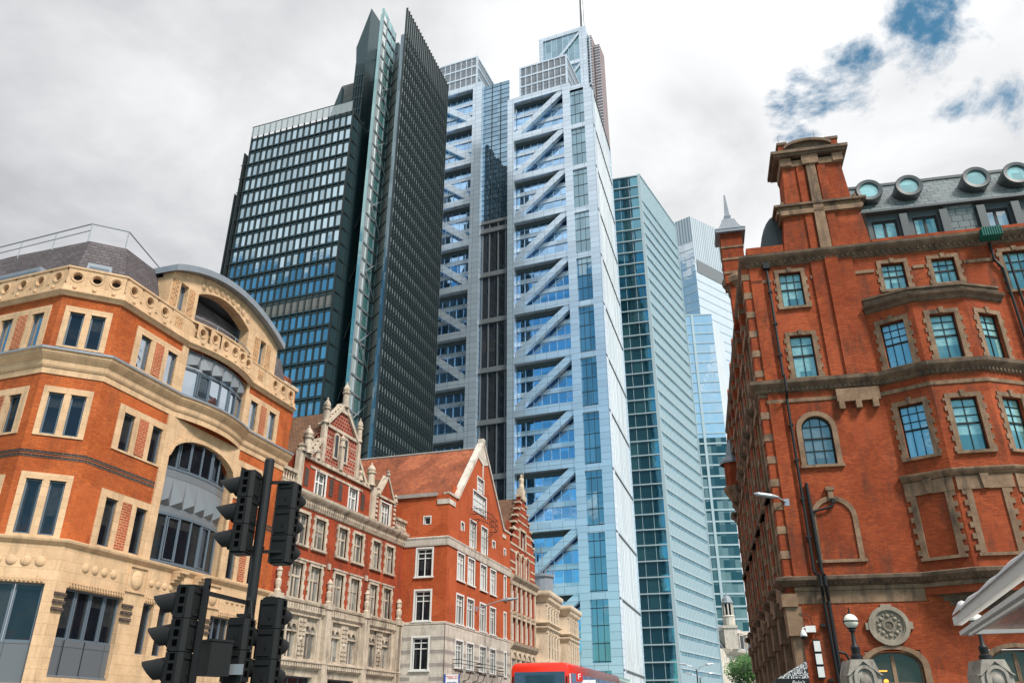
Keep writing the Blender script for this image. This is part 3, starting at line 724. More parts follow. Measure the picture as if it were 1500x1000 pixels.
# small balustrades
for x0,x1 in ((-.2,.9),(11.05,OW)):
    st.box(x0,x1,-.15,.1,12.05,12.15); st.box(x0,x1,-.15,.1,12.65,12.8)
    x=x0+.1
    while x<x1: st.lathe((x,-.03,0),[(.03,12.15),(.07,12.25),(.03,12.45),(.06,12.55),(.03,12.65)],8); x+=.2
st.build('stonework','stoneO',Ob)
for a,b in G:
    m_=(a+b)/2
    for c,d in ((a+.08,m_-.32),(m_+.32,b-.08)): window(Ob,Oo,OA,(c+d)/2,4.45,round(d-c,2),1.83,cols=2,rows=1,fr='stoneO',sm='stoneO',gl='gl_curt',set_=.12,fw=.05,bar=.07,y=-.03)
    window(Ob,Oo,OA,m_,.3,round(b-a-.2,2),3.4,cols=3,rows=2,fr='greyf',sm='greyf',gl='gl_dark',set_=.2,y=-.05)
# big gable
gb=MB(Oo,OA)
gb.wall(.96,8.3,12.0,13.72,0,[(2.5,3.55,12.08,13.3),(5.7,6.75,12.08,13.3)],.3)
c=4.55
gb.prism([(1.75,13.7),(7.4,13.7),(6.5,14.9),(6.3,15.1),(2.8,15.1),(2.6,14.9)],0,.35,1)
gb.prism([(2.8,15.1),(6.3,15.1),(6.15,15.9),(2.95,15.9)],0,.35,1); gb.prism([(3.0,15.95),(6.1,15.95),(4.62,17.35),(4.48,17.35)],0,.35,1)
gb.box(.96,8.3,.3,.35,12,13.7); gb.box(.96,1.2,.0,3.5,12,13.7); gb.box(8.05,8.3,0,3.5,12,13.7)
gb.build('gable_wall',['brickO','lattice'],Ob)
gs=MB(Oo,OA)
gs.box(.9,8.36,-.12,.1,13.66,13.84)
for p,q in (((1.7,13.7),(2.75,15.0)),((7.45,13.7),(6.35,15.0)),((2.9,15.85),(4.5,17.45)),((6.2,15.85),(4.6,17.45))):
    d=Vector((q[0]-p[0],q[1]-p[1])).normalized()*.0; nrm=Vector((-(q[1]-p[1]),q[0]-p[0])).normalized()*.09
    if nrm.y<0: nrm=-nrm
    gs.prism([(p[0]-nrm.x,p[1]-nrm.y),(q[0]-nrm.x,q[1]-nrm.y),(q[0]+nrm.x,q[1]+nrm.y),(p[0]+nrm.x,p[1]+nrm.y)][::1],-.12,.42)
    L=math.dist(p,q); 
    for i in range(int(L/.3)):
        t=(i+.5)*.3/L; gs.ball((p[0]+(q[0]-p[0])*t+nrm.x*1.4,-.02,p[1]+(q[1]-p[1])*t+nrm.y*1.4),.07,0,6,4)
def pinn(x,z0,z1,r,y=-.05):
    h=z1-z0
    gs.lathe((x,y,0),[(r*1.25,z0),(r*1.25,z0+.1),(r,z0+.14),(r*.95,z0+h*.5),(r*1.3,z0+h*.53),(r*1.3,z0+h*.58),(r*.9,z0+h*.6),(r*1.15,z0+h*.68),(r*.8,z0+h*.8),(r*.25,z0+h*.9),(r*.35,z0+h*.93),(0,z1)],10)
gs.box(.85,1.25,-.16,.1,12.0,13.85); gs.box(8.0,8.42,-.16,.1,12.0,13.85)
pinn(1.5,13.84,15.35,.22); pinn(7.85,13.84,15.2,.22); pinn(1.05,13.84,14.3,.18)
gs.box(2.72,2.98,-.14,.1,13.84,16.0); gs.box(6.12,6.38,-.14,.1,13.84,16.0); pinn(2.85,15.9,17.35,.17); pinn(6.25,15.9,17.35,.15)
gs.box(2.9,6.2,-.08,.05,15.82,15.98); pinn(4.55,17.35,18.9,.17); gs.prism([(4.1,17.0),(5.0,17.0),(4.65,17.6),(4.45,17.6)],-.1,.42)
gs.box(4.42,4.68,-.2,.05,13.84,15.2); pinn(4.55,15.1,15.8,.14,-.1); pinn(2.45,13.84,14.5,.13); pinn(6.7,13.84,14.5,.13)
for cx in (4.1,5.0):
    gs.box(cx-.26,cx-.15,-.05,.05,14.4,15.5); gs.box(cx+.15,cx+.26,-.05,.05,14.4,15.5); gs.arc(cx,15.5,.15,.26,0,180,-.05,.05,0,8)
    gs.box(cx-.26,cx+.26,-.07,.05,14.3,14.4)
gs.box(2.0,7.1,-.04,.02,13.3,13.42); gs.box(1.25,8.0,-.04,.02,12.03,12.12)
# stringcourse lattice on brick (flush stone bands)
for z in (14.2,14.7,15.3): gs.box(2.98,3.6,-.012,.01,z,z+.05); gs.box(5.5,6.12,-.012,.01,z,z+.05)
gs.build('gable_stonework','stoneO',Ob)
bl=MB(Oo,OA)
for cx in (4.1,5.0): bl.box(cx-.15,cx+.15,-.02,.0,14.4,15.6)
for x0,x1 in ((1.6,1.95),(3.85,4.2),(4.75,5.1),(7.05,7.4)): bl.box(x0,x1,-.02,.02,12.3,13.2,1)
bl.build('pierced_panel',['gl_dark','brickB'],Ob)
for a,b in ((2.5,3.55),(5.7,6.75)): window(Ob,Oo,OA,(a+b)/2,12.08,round(b-a-.16,2),1.2,cols=2,rows=2,split=(.6,),fr='white',sm='white',gl='gl_curt',sur=.08,fw=.06,bar=.08,set_=.1)
# small gable dormer
sg=MB(Oo,OA); sg.wall(8.6,10.95,12.0,13.6,-.02,[(9.2,10.3,12.1,13.3)],.25); sg.prism([(8.85,13.6),(10.7,13.6),(9.8,14.9)],-.02,.25)
sg.box(8.6,8.8,0,3,12,13.5); sg.box(10.8,10.95,0,3,12,13.5); sg.box(8.6,10.95,.25,.3,12,13.6); sg.build('dormer_wall','brickO',Ob)
ss=MB(Oo,OA)
for x in (8.62,10.72):
    for i in range(6): ss.box(x,x+.22,-.07,.05,12.05+i*.26,12.2+i*.26)
ss.box(9.05,9.2,-.08,.05,12.05,13.4); ss.box(10.3,10.45,-.08,.05,12.05,13.4); ss.box(8.55,11,-.12,.1,13.5,13.62)
for p,q in (((8.8,13.6),(9.8,15.0)),((10.8,13.6),(9.8,15.0))):
    ss.prism([(p[0],p[1]),(p[0]+(.18 if p[0]<9 else -.18),p[1]),(q[0],q[1]-.2),(q[0],q[1])][::1],-.1,.3)
gs=ss; pinn(9.8,14.95,15.3,.1); pinn(8.72,13.6,14.1,.12); pinn(10.85,13.6,14.1,.12); ss.build('dormer_stonework','stoneO',Ob)
window(Ob,Oo,OA,9.75,12.1,.98,1.2,cols=3,rows=2,split=(.6,),fr='white',sm='white',gl='gl_curt',sur=.06,fw=.05,bar=.06,set_=.1,y=-.02)
# roofs
rf=MB(Oo,OA)
rf.face([(-.2,1.2,12.3),(OW,1.2,12.3),(OW,6,17.9),(-.2,6,17.9)]); rf.face([(-.2,6,17.9),(OW,6,17.9),(OW,11,12.3),(-.2,11,12.3)])
rf.face([(-.2,1.2,12.3),(-.2,6,17.9),(-.2,11,12.3)]); rf.face([(OW,1.2,12.3),(OW,11,12.3),(OW,6,17.9)])
for x0,x1,xm,zt in ((1.2,8.1,4.55,17.2),(8.7,10.9,9.8,14.8)):
    rf.face([(x0,.35,13.6),(xm,.35,zt),(xm,6.,zt),(x0,6.,13.6)][::-1]); rf.face([(xm,.35,zt),(x1,.35,13.6),(x1,6.,13.6),(xm,6.,zt)][::-1])
rf.build('roof','tileB',Ob)
ch=MB(Oo,OA); ch.box(2.2,3.6,2.6,4.0,16,18.35,0); ch.box(2.1,3.7,2.5,4.1,18.3,18.5,1)
for i in range(6):
    ch.lathe((2.3+i*.24,3.0,0),[(.09,18.5),(.07,18.85),(.1,18.95),(.1,19.05),(.0,19.05)],8,2)
    ch.lathe((2.3+i*.24,3.6,0),[(.09,18.5),(.07,18.85),(.1,18.95),(.1,19.05),(.0,19.05)],8,2)
ch.build('chimney',['brickO','stoneO','tileR'],Ob)
# ================================================================ RED GABLED building
Ro=(-3.779,47.8); RA=17.5; RW=12.1
Rb=thing('gabled_building',(Ro[0],Ro[1],0),'plain red brick building with white banded stone base, big front gable and orange tiled roof','building')
RX=[(1.6,2.93,2),(3.42,4.75,2),(5.73,7.06,2),(7.68,8.98,2),(10.62,11.25,1)]
RZ=[(9.5,11.22),(7.0,8.78),(4.6,6.22)]
mb=MB(Ro,RA)
gr=[(3.62,4.88,11.85,13.6),(5.8,7.15,11.85,13.65),(4.1,6.8,14.2,15.65),(4.85,6.25,15.72,16.75),(2.05,2.68,12.55,13.1),(8.05,8.75,12.62,13.12),(10.6,11.1,12.55,13.05)]
op=[(a,b,c,d) for a,b,_ in RX for c,d in RZ[:2]]
mb.wall(0,RW,6.95,14.3,0,op+gr[:2]+gr[4:]+[(4.1,6.8,14.2,14.3)],.22)
# gable above 14.3 in strips
zs=[14.3,14.9,15.65,15.72,16.75,19.2]
def gxl(z): return 1.25+(z-14.3)*(5.85-1.25)/5.0
def gxr(z): return 10.5-(z-14.3)*(10.5-5.95)/5.0
for z0,z1 in zip(zs,zs[1:]):
    hole=(4.1,6.8) if z1<=15.651 else ((4.85,6.25) if 15.7<z0<16.7 else None)
    if hole:
        mb.face([(gxl(z0),0,z0),(hole[0],0,z0),(hole[0],0,z1),(gxl(z1),0,z1)]); mb.face([(hole[1],0,z0),(gxr(z0),0,z0),(gxr(z1),0,z1),(hole[1],0,z1)])
        for h in hole: mb.face([(h,0,z0),(h,0,z1),(h,.22,z1),(h,.22,z0)])
    else: mb.face([(gxl(z0),0,z0),(gxr(z0),0,z0),(gxr(z1),0,z1),(gxl(z1),0,z1)])
mb.prism([(0,14.3),(1.25,14.3),(1.25,14.35),(0,14.35)],0,.3)
mb.box(1.2,10.5,.25,.3,14.3,15.2)
sops=[(1.0-0,0,0,0)]
mb.fr(Ro,RA+90); mb.wall(-12,0,6.95,14.3,0,[(-2.0,-.85,9.45,11.2),(-2.0,-.85,7.0,8.8),(-1.62,-1.1,12.5,13.05)],.22)
mb.fr(Ro,RA); mb.box(RW-.02,RW,.3,14,6.9,14.3)
mb.build('wall','brickR',Rb)
st=MB(Ro,RA); st.wall(0,RW,0,6.95,-.03,[(a,b,c,d) for a,b,_ in RX for c,d in RZ[2:]]+[(.8,3.6,.3,3.3),(4.5,7.5,.3,3.3),(8.3,11.3,.3,3.3)],.22)
st.fr(Ro,RA+90); st.wall(-12,0,0,6.95,-.03,[(-2.0,-.85,4.4,6.25)],.22)
st.fr(Ro,RA)
yb=toR=None
corner=[(0,12),(0,0),(RW,0)]
st.sweep(corner,[(0,11.25),(.06,11.25),(.08,11.35),(.1,11.6),(.14,11.7),(.14,11.75),(0,11.8)])
st.sweep(corner,[(.03,6.85),(.06,6.87),(.06,6.97),(0,7.0)])
st.box(-.04,1.0,-.05,.02,13.7,14.0); st.box(10.3,11.0,-.05,.02,13.75,14.0); st.fr(Ro,RA+90); st.box(-.75,.0,-.05,.02,13.7,14.0); st.fr(Ro,RA)
# gable coping and stone apex
for s_,(p,q) in ((1,((1.15,14.3),(5.85,19.45))),(-1,((10.6,14.3),(5.95,19.45)))):
    d=.16; st.prism([(p[0],p[1]),(p[0]+s_*.28,p[1]),(q[0]+s_*.0,q[1]-.3),(q[0],q[1])] if s_>0 else [(p[0]-.2,p[1]),(p[0],p[1]),(q[0],q[1]),(q[0],q[1]-.3)],-.1,.35)
st.prism([(4.75,18.05),(5.9,17.7),(7.05,18.05),(5.9,19.35)],-.05,.02); st.box(5.82,5.98,-.06,.02,16.8,17.8); st.box(5.7,6.1,-.1,.3,19.2,19.6)
st.box(0,1.3,-.06,.35,14.28,14.42); st.box(10.4,RW,-.06,.35,14.28,14.42)
st.build('stonework','stoneR',Rb)
sg=MB(Ro,RA)
for z in (6.0,5.3,4.62,3.9): 
    sg=MB(Ro,RA)
    segs=[(0,1.6),(2.93,3.42),(4.75,5.73),(7.06,7.68),(8.98,10.62),(11.25,RW)]
    for a,b in segs: sg.box(a,b,-.034,-.02,z,z+.2)
    sg.fr(Ro,RA+90); sg.box(-12,-2.0,-.034,-.02,z,z+.2); sg.box(-.85,0,-.034,-.02,z,z+.2); sg.build('stone_stripe','stoneRg',Rb)
for a,b,n in RX:
    for i,(c,d) in enumerate(RZ):
        window(Rb,Ro,RA,(a+b)/2,c+.05,round(b-a-.2,2),round(d-c-.15,2),cols=n,rows=3,split=(.66,.84),fr='white',sm='white',gl='gl_curt' if i else 'gl_white',sur=.1,fw=.06,bar=.05,set_=.08,sill=.08,out=.02,y=-.03 if i==2 else 0)
for k,(a,b,c,d) in enumerate(gr):
    window(Rb,Ro,RA,(a+b)/2,c+.04,round(b-a-.16,2),round(d-c-.1,2),cols=(2,2,4,3,1,1,1)[k],rows=(3,3,3,3,1,1,1)[k],fr='white',sm='white',gl='gl_white' if k<4 else 'gl_dark',sur=.08,fw=.06,bar=.05,set_=.08,out=.02)
for c,d in ((9.45,11.2),(7.0,8.8),(4.4,6.25)): window(Rb,Ro,RA+90,-1.425,c+.05,.95,round(d-c-.15,2),cols=2,rows=3,split=(.66,.84),fr='white',sm='white',gl='gl_dark',sur=.1,fw=.06,bar=.05,set_=.08,sill=.08,out=.02,y=-.03 if c<5 else 0)
window(Rb,Ro,RA+90,-1.36,12.54,.4,.45,cols=1,rows=1,fr='white',sm='white',gl='gl_dark',sur=.06,fw=.05,set_=.08,out=.02)
for x0,x1 in ((.8,3.6),(4.5,7.5),(8.3,11.3)): window(Rb,Ro,RA,(x0+x1)/2,.3,round(x1-x0,2),3.0,cols=3,rows=1,fr='greyf',sm='greyf',gl='gl_dark',set_=.12)
rf=MB(Ro,RA)
def slope(mb,a,b,c,d):
    L=math.dist(a,b);H=math.dist(b,c); mb.face([a,b,c,d],0,[(0,0),(L,0),(L,H),(0,H)])
slope(rf,(1.3,14,14.3),(1.3,.3,14.3),(5.85,.3,18.95),(5.85,14,18.95)); slope(rf,(RW-1.4,.3,14.3),(RW-1.4,14,14.3),(5.85,14,18.95),(5.85,.3,18.95)); rf.face([(0,14,14.3),(5.85,14,18.95),(RW,14,14.3)]); rf.face([(0,.3,14.29),(RW,.3,14.29),(RW,14,14.29),(0,14,14.29)])
rf.build('roof','tileR',Rb)
rg=MB(Ro,RA); rg.path([(5.85,.3,18.97),(5.85,14,18.97)],.09); rg.box(-.12,.08,.76,14,14.2,14.42); rg.build('ridge_and_gutter','stoneRg',Rb)
bl=MB(Ro,RA)
for z in (13.5,13.85,14.2):
    bl.path([(3.6,-.05,z),(3.6,-.6,z),(5.45,-.85,z),(7.4,-.6,z),(7.4,-.05,z)],.022)
for i in range(9): bl.tube((3.8+i*.42,-.7,13.5),(3.8+i*.42,-.7,14.2),.012)
bl.path([(3.7,-.6,13.5),(4.2,-.05,13.0)],.02); bl.path([(7.3,-.6,13.5),(6.8,-.05,13.0)],.02)
for x0,x1 in ((1.2,4.9),(5.3,9.2)):
    for z in (4.55,4.85,5.05): bl.path([(x0,-.05,z),(x0,-.5,z),(x1,-.5,z),(x1,-.05,z)],.02)
    for i in range(3): bl.path([(x0+.3+i*(x1-x0-.6)/2,-.5,4.55),(x0+.3+i*(x1-x0-.6)/2,-.35,4.1),(x0+.3+i*(x1-x0-.6)/2,-.03,4.0)],.02)
bl.build('balcony_rail','black',Rb,smooth_=True)
# ================================================================ NARROW stepped-gable building
No=off(Ro,RA,12.12); NA=17.5
Nb=thing('stepped_gable_building',(No[0],No[1],0),'narrow red brick building with cream stone stripes and a stepped gable topped by a statue','building')
mb=MB(No,NA); NW=6.5
nx=[.35+i*1.18 for i in range(5)]
ops=[(x,x+.8,z,z+h) for x in nx for z,h in ((9.15,1.5),(7.1,1.65))]+[(x,x+.72,11.7,12.95) for x in (1.35,2.6,3.9)]+[(x,x+.62,13.75,15.1) for x in (2.3,3.1)]
mb.wall(0,NW,6.5,13.8,0,ops,.25); 
for i in range(7):
    z0=13.8+i*.58; a=.35+i*.38; mb.wall(a,NW-.35-(i*.38),z0,z0+.58,0,[o for o in ops if o[2]>13.7],.25 if i<3 else .05) if i<3 else mb.box(a,NW-.35-i*.38,0,.3,z0,z0+.58)
mb.box(0,NW,.28,.32,6.5,15.4); mb.box(NW-.02,NW,.02,10,0,13.7); mb.box(0,.02,.02,10,0,13.7)
mb.build('wall','brickO',Nb)
st=MB(No,NA); P=[(0,0),(NW,0)]
for z in (13.2,13.7,14.4,15.0,12.4,11.9): st.box(0 if z<13.8 else .6,NW if z<13.8 else NW-.6,-.03,.01,z,z+.14) if z in (13.2,13.7) else (st.box(.05,1.3,-.03,.01,z,z+.14),st.box(NW-1.3,NW-.05,-.03,.01,z,z+.14)) if z<13 else (st.box(.7,2.2,-.03,.01,z,z+.14),st.box(3.85,NW-.8,-.03,.01,z,z+.14))
for i in range(7):
    z0=13.8+i*.58+.5; a=.35+i*.38
    st.box(a-.12,a+.42,-.1,.36,z0,z0+.14); st.box(NW-a-.42,NW-a+.12,-.1,.36,z0,z0+.14); st.box(a+.4,NW-a-.4,-.03,.01,z0-.3,z0-.18) if i>2 else 0
st.box(2.65,NW-2.65,-.12,.4,17.6,18.0); st.box(2.85,NW-2.85,-.1,.35,18.0,18.5)
st.sweep(P,[(0,6.5),(.1,6.55),(.25,6.75),(.32,6.95),(0,7.05)]); st.sweep(P,[(0,10.8),(.12,10.85),(.15,11.1),(.35,11.35),(.4,11.5),(0,11.6)]); st.sweep(P,[(0,8.82),(.08,8.85),(.12,8.98),(0,9.05)])
for x in nx+[NW-.15]: st.box(x-.28,x-.05,-.1,.01,7.05,10.8)
st.wall(0,NW,0,6.5,-.04,[(x,x+.8,4.3,5.9) for x in nx],.2)
for x in nx: 
    st.arc(x+.4,5.9,.4,.52,0,180,-.12,0,0,8); st.box(x-.02,x+.82,-.14,0,8.6,8.75)
for x in (1.35,2.6,3.9): st.arc(x+.36,12.95,.36,.48,0,180,-.08,0,0,8); st.box(x-.1,x,-.07,0,11.65,12.95); st.box(x+.72,x+.82,-.07,0,11.65,12.95)
st.box(2.2,3.85,-.1,.0,15.1,15.3); st.box(2.2,2.3,-.1,0,13.7,15.1); st.box(3.72,3.85,-.1,0,13.7,15.1)
# statue on the apex
st.lathe((NW/2,.1,0),[(.2,18.5),(.22,18.7),(.16,18.95),(.2,19.25),(.17,19.4),(.07,19.45),(.1,19.55),(.09,19.68),(0,19.74)],10); st.tube((NW/2+.2,.0,18.6),(NW/2+.22,0,20.0),.02)
st.build('stonework','stoneN',Nb) if False else None
M['stoneN']=stone('warm stone dressing',(.60,.50,.38),(.42,.33,.24),stain=.6)
st.build('stonework','stoneN',Nb)
for o in ops: window(Nb,No,NA,(o[0]+o[1])/2,o[2],round(o[1]-o[0],2),round(o[3]-o[2],2),cols=2,rows=2,split=(.6,),fr='white',sm='white',gl='gl_curt',fw=.05,bar=.04,set_=.1)
for x in nx: window(Nb,No,NA,x+.4,4.3,.8,1.6,cols=2,rows=1,fr='white',sm='white',gl='gl_dark',set_=.1,y=-.04)
rf=MB(No,NA); slope(rf,(0,12,13.9),(0,.35,13.9),(NW/2,.35,17.8),(NW/2,12,17.8)); slope(rf,(NW,.35,13.9),(NW,12,13.9),(NW/2,12,17.8),(NW/2,.35,17.8)); rf.build('roof','tileB',Nb)
# grey slate building block seen between the gables
# ================================================================ CREAM classical building
Co=off(Ro,RA,18.66,.2); CA=14.5
Cb=thing('stucco_building',(Co[0],Co[1],0),'cream stuccoed classical building with bracketed cornices, projecting bays and a slated roof turret','building')
CW=17
path=[(0,0),(.6,0),(.6,-.9),(5.2,-.9),(5.2,0),(9.6,0),(9.6,-.9),(14.2,-.9),(14.2,0),(CW,0),(CW,8)]
mb=MB(Co,CA)
mb.plan([(0,8),(0,0)]+path[1:-1]+[(CW,8)],0,10.4)
for z0,z1,o in ((10.45,11.3,.42),(8.3,8.65,.22),(8.75,8.95,.3),(5.7,6.1,.3)):
    mb.sweep(path,[(0,z0),(.06,z0),(o*.5,z0+(z1-z0)*.4),(o*.9,z0+(z1-z0)*.6),(o,z0+(z1-z0)*.75),(o,z1),(0,z1+.04)])
for s_,(a,b,y) in enumerate(((.6,5.2,-.9),(5.2,9.6,0),(9.6,14.2,-.9),(14.2,17,0))):
    n=int((b-a)/1.15)
    for i in range(n+1):
        x=a+.15+(b-a-.3)*i/n
        for z0,z1 in ((6.1,8.3),(8.95,10.35),(3.4,5.7)): mb.box(x-.14,x+.14,y-.12,y,z0,z1); mb.box(x-.18,x+.18,y-.16,y,z1-.16,z1)
    x=a
    while x<b: mb.box(x,x+.14,y-.3,y,10.62,10.82); x+=.32
mb.build('stonework','stoneC',Cb)
for (a,b,y) in ((.6,5.2,-.9),(5.2,9.6,0),(9.6,14.2,-.9),(14.2,17,0)):
    n=int((b-a)/1.15)
    for i in range(n):
        x=a+.15+(b-a-.3)*(i+.5)/n
        for z,h in ((6.3,1.8),(9.1,1.05),(3.6,1.8)): window(Cb,Co,CA,x,z,.62,h,y=y-.01,cols=1,rows=2,fr='stoneC',sm='stoneC',gl='gl_dark',fw=.05,bar=.05,set_=-.06)
rf=MB(Co,CA)
slope(rf,(0,.3,11.3),(CW,.3,11.3),(CW,4,14.4),(0,4,14.4)); rf.face([(0,.3,11.3),(0,4,14.4),(0,8,11.3)]); rf.face([(CW,.3,11.3),(CW,8,11.3),(CW,4,14.4)])
rf.lathe((9,1.2,0),[(1.0,11.2),(.95,13.6),(1.1,13.7),(1.1,13.9),(.7,14.0),(.0,14.1)],14)
for i in range(12): 
    t=i*math.pi/6; rf.tube((9+1.0*math.cos(t),1.2+1.0*math.sin(t),13.9),(9+1.0*math.cos(t),1.2+1.0*math.sin(t),14.35),.04)
rf.tube((9,1.2,14),(9,1.2,16.6),.04)
rf.build('roof','lead',Cb)
# ================================================================ RIGHT red hotel building
Ho=(11.57,34.0); HA=102; SA=192
Hb=thing('red_hotel_building',(Ho[0],Ho[1],0),'bright red brick building with brown sandstone dressings, canted bay, tall chimney and round port-hole dormers','building')
BAY=[(4.85,0),(6.6,-.9),(8.8,-.9),(10.55,0)]
HW=17
wins=[(1.83,19.5,1.02,1.85),(1.85,15.88,1.0,2.12),(6.45,19.9,1.0,1.4),(8.65,20.0,1.0,1.3),(11.7,19.3,1.05,2.0),(12.6,15.9,1.0,2.2),(12.6,11.8,1.0,2.2)]
F0=(Ho,HA)
mb=MB(*F0)
ops=[(x-w_/2,x+w_/2,z,z+h) for x,z,w_,h in wins]+[(1.2,2.5,11.8,14.05)]
mb.wall(0,4.85,6.3,22.0,0,[o for o in ops if o[1]<4.85],.3)
mb.wall(4.85,10.55,19.0,22.0,0,[o for o in ops if 4.85<o[0]<10.5 and o[2]>19],.3)
mb.wall(10.55,HW,6.3,22.0,0,[o for o in ops if o[0]>10.5],.3)
mb.wall(4.85,10.55,6.3,19.0,.6,(),.1)
mb.wall(0,HW,0,6.4,0,[(2.2,4.25,1.2,4.3),(6.55,8.6,1.2,4.3),(10.9,12.9,1.2,4.3)],.35)
mb.box(-.0,1.75,-.0,.5,22.3,22.95); mb.box(5.8,HW,.0,.35,22.3,22.72)
# pilasters and chimney breast
mb.box(2.85,4.75,-.09,.0,15.8,22.0); mb.box(3.5,4.1,-.19,-.09,15.8,22.0)
mb.box(.0,.55,-.05,0,7,22)
for z0,z1,a0,a1,b0,b1 in ((22.3,24.5,1.75,5.8,2.0,5.55),(25.2,27.5,2.2,5.3,2.35,5.15)):
    for (xa,xb,xc,xd,y0,y1) in ((a0,a1,b0,b1,-.02,1.7),):
        mb.prism([(xa,z0),(xb,z0),(xd,z1),(xc,z1)],y0,y1)
for z0,z1 in ((22.3,24.5),(25.2,27.4)): mb.box(3.0,3.35,-.1,-.02,z0,z1); mb.box(4.0,4.4,-.1,-.02,z0,z1)
mb.box(2.3,2.7,-.15,1.5,28.2,28.85); mb.box(4.6,5.2,-.15,1.5,28.2,28.85)
# side wall
mb.fr(Ho,SA)
sx=[-.1-3.6*i for i in range(7)]
sops=[]
for i in range(7):
    c=-2.6-3.6*i
    for z,h in ((19.4,1.9),(15.9,2.2),(11.8,2.2),(7.7,2.3)): sops.append((c-.5,c+.5,z,z+h))
mb.wall(-26,0,6.3,22.0,0,sops,.35); mb.wall(-26,0,0,6.4,.15,[(-2.6-3.6*i-.9,-2.6-3.6*i+.9,.8,4.6) for i in range(7)],.5)
for i in range(8):
    c=-.45-3.6*i
    mb.box(c-.42,c+.42,-.35,0,6.3,21.8)
mb.box(-26,-25.7,0,14,0,22)
mb.build('wall','brickH',Hb)
# bay: three walls, each with its own frame
def seg_fr(a,b,o,az):
    p=MB(o,az).W((*a,0)); q=MB(o,az).W((*b,0)); L=math.dist(a,b); return (p[0],p[1]), math.degrees(math.atan2(q[0]-p[0],q[1]-p[1])), L
bw=MB(); bs=MB(*F0)
for (a,b) in zip(BAY,BAY[1:]):
    o,az,L=seg_fr(a,b,Ho,HA); w_=1.02 if L<2.1 else 1.02
    bw.fr(o,az); bw.wall(0,L,6.3,19.0,0,[(L/2-w_/2,L/2+w_/2,15.88,18.05),(L/2-w_/2,L/2+w_/2,11.78,14.1)],.3)
    blue=(a==BAY[0])
    for z,h in ((15.88,2.17),(11.78,2.32)):
        window(Hb,o,az,L/2,z,w_,h,cols=3 if blue else 2,rows=4,split=(.52,.68,.84),fr='black',sm='stoneH',gl='gl_blue' if blue else 'gl_teal',sur=.2,quoin=.09,key=.3,fw=.05,bar=.03,set_=.16,sill=.12,meet=.53,out=.05)
    # blind panel surrounds
    bs.fr(o,az); bs.box(L/2-.78,L/2-.55,-.06,.01,7.7,10.2); bs.box(L/2+.55,L/2+.78,-.06,.01,7.7,10.2); bs.box(0.05,L-.05,-.07,.01,10.2,10.75); bs.box(L/2-.85,L/2+.85,-.1,.01,7.58,7.7)
    q=7.8
    while q<10.1: bs.box(L/2-.92,L/2-.78,-.055,.01,q,q+.22); bs.box(L/2+.78,L/2+.92,-.055,.01,q,q+.22); q+=.44
    bs.prism([(L/2-.1,10.2),(L/2+.1,10.2),(L/2+.17,10.8),(L/2-.17,10.8)],-.14,0)
bw.build('bay_wall','brickH',Hb)
# sandstone: cornices follow the plan including the bay
sd=toS=None
def inF(o,az,x,y=0):
    p=MB(o,az).W((x,y,0)); q=MB(*F0); dx,dy=p[0]-Ho[0],p[1]-Ho[1]; tx,ty=q.t; return (dx*tx+dy*ty,-dx*ty+dy*tx)
s26=inF(Ho,SA,-26)
pathB=[s26,(0,0)]+BAY+[(HW,0)]
side=[]
x=-26+.0
for i in range(7,-1,-1):
    c=-.45-3.6*i
    for xx,yy in ((c-.45,0),(c-.45,-.36),(c+.45,-.36),(c+.45,0)): side.append(inF(Ho,SA,max(-26,min(0,xx)),yy))
pathBs=side[:-1]+[(0,-.0)]+BAY+[(HW,0)]
pathF=[s26,(0,0),(HW,0)]
P=bs; P.fr(*F0)
P.sweep(pathB,[(0,14.75),(.08,14.78),(.1,14.95),(.14,15.1)][:0] or [(0,14.72),(.05,14.74),(.06,14.9),(0,14.92)])
for xa_,xb_ in ((0,.95),(2.75,5.6),(7.3,7.8),(9.5,10.8),(12.6,HW)): P.box(xa_,xb_,-.05,.0,20.9,21.06)
P.sweep([s26,(0,0),(4.85,0)],[(0,6.1),(.03,6.1),(.04,6.55),(0,6.6)])
P.sweep(pathB,[(0,10.7),(.08,10.75),(.14,10.9),(.16,11.0),(0,11.02)][:0] or [(0,6.6),(.05,6.6),(.06,6.75),(0,6.78)])
P.sweep(BAY,[(0,10.75),(.08,10.8),(.2,10.92),(.24,11.0),(.24,11.06),(0,11.1)])
# stone faces of chimney
for z0,z1,o in ((24.5,24.75,.1),(24.75,25.2,.0)): P.box(1.75-o+.2,5.75+o-.15,-.1-o,1.8,z0,z1)
P.prism([(3.42,22.35),(3.95,22.35),(3.9,28.0),(3.48,28.0)],-.2,0); P.box(2.3,5.25,-.14,1.6,27.4,27.75)
P.box(2.25,2.8,-.2,1.5,27.45,27.9); P.box(4.8,5.3,-.2,1.5,27.45,27.9); P.box(3.3,4.1,-.28,1.5,27.4,28.0)
for sgn,x0 in ((-1,1.75),(1,5.75)):
    for i in range(5):
        t=i/5; P.box(x0+sgn*(-.02-.45*t),x0+sgn*(.12-.42*t),-.1,.6,24.5-.0+ (i*.16 if i else 0),24.72+i*.16) if i else None
# arch surround to blind niche and medallion, door hoods, brackets
P.arc(1.95,9.5,.72,.92,0,180,-.06,.01,0,14); P.box(1.03,1.23,-.06,.01,7.8,9.5); P.box(2.67,2.87,-.06,.01,7.8,9.5); P.box(.95,2.95,-.1,.01,7.68,7.8); P.box(1.85,2.05,-.14,.01,10.3,10.75); P.box(1.78,2.12,-.18,.01,10.65,10.8)
P.box(2.9,4.7,-.2,.01,14.55,15.15); 
for x in (3.05,3.75,4.45): P.box(x-.12,x+.12,-.28,0,14.2,14.6)
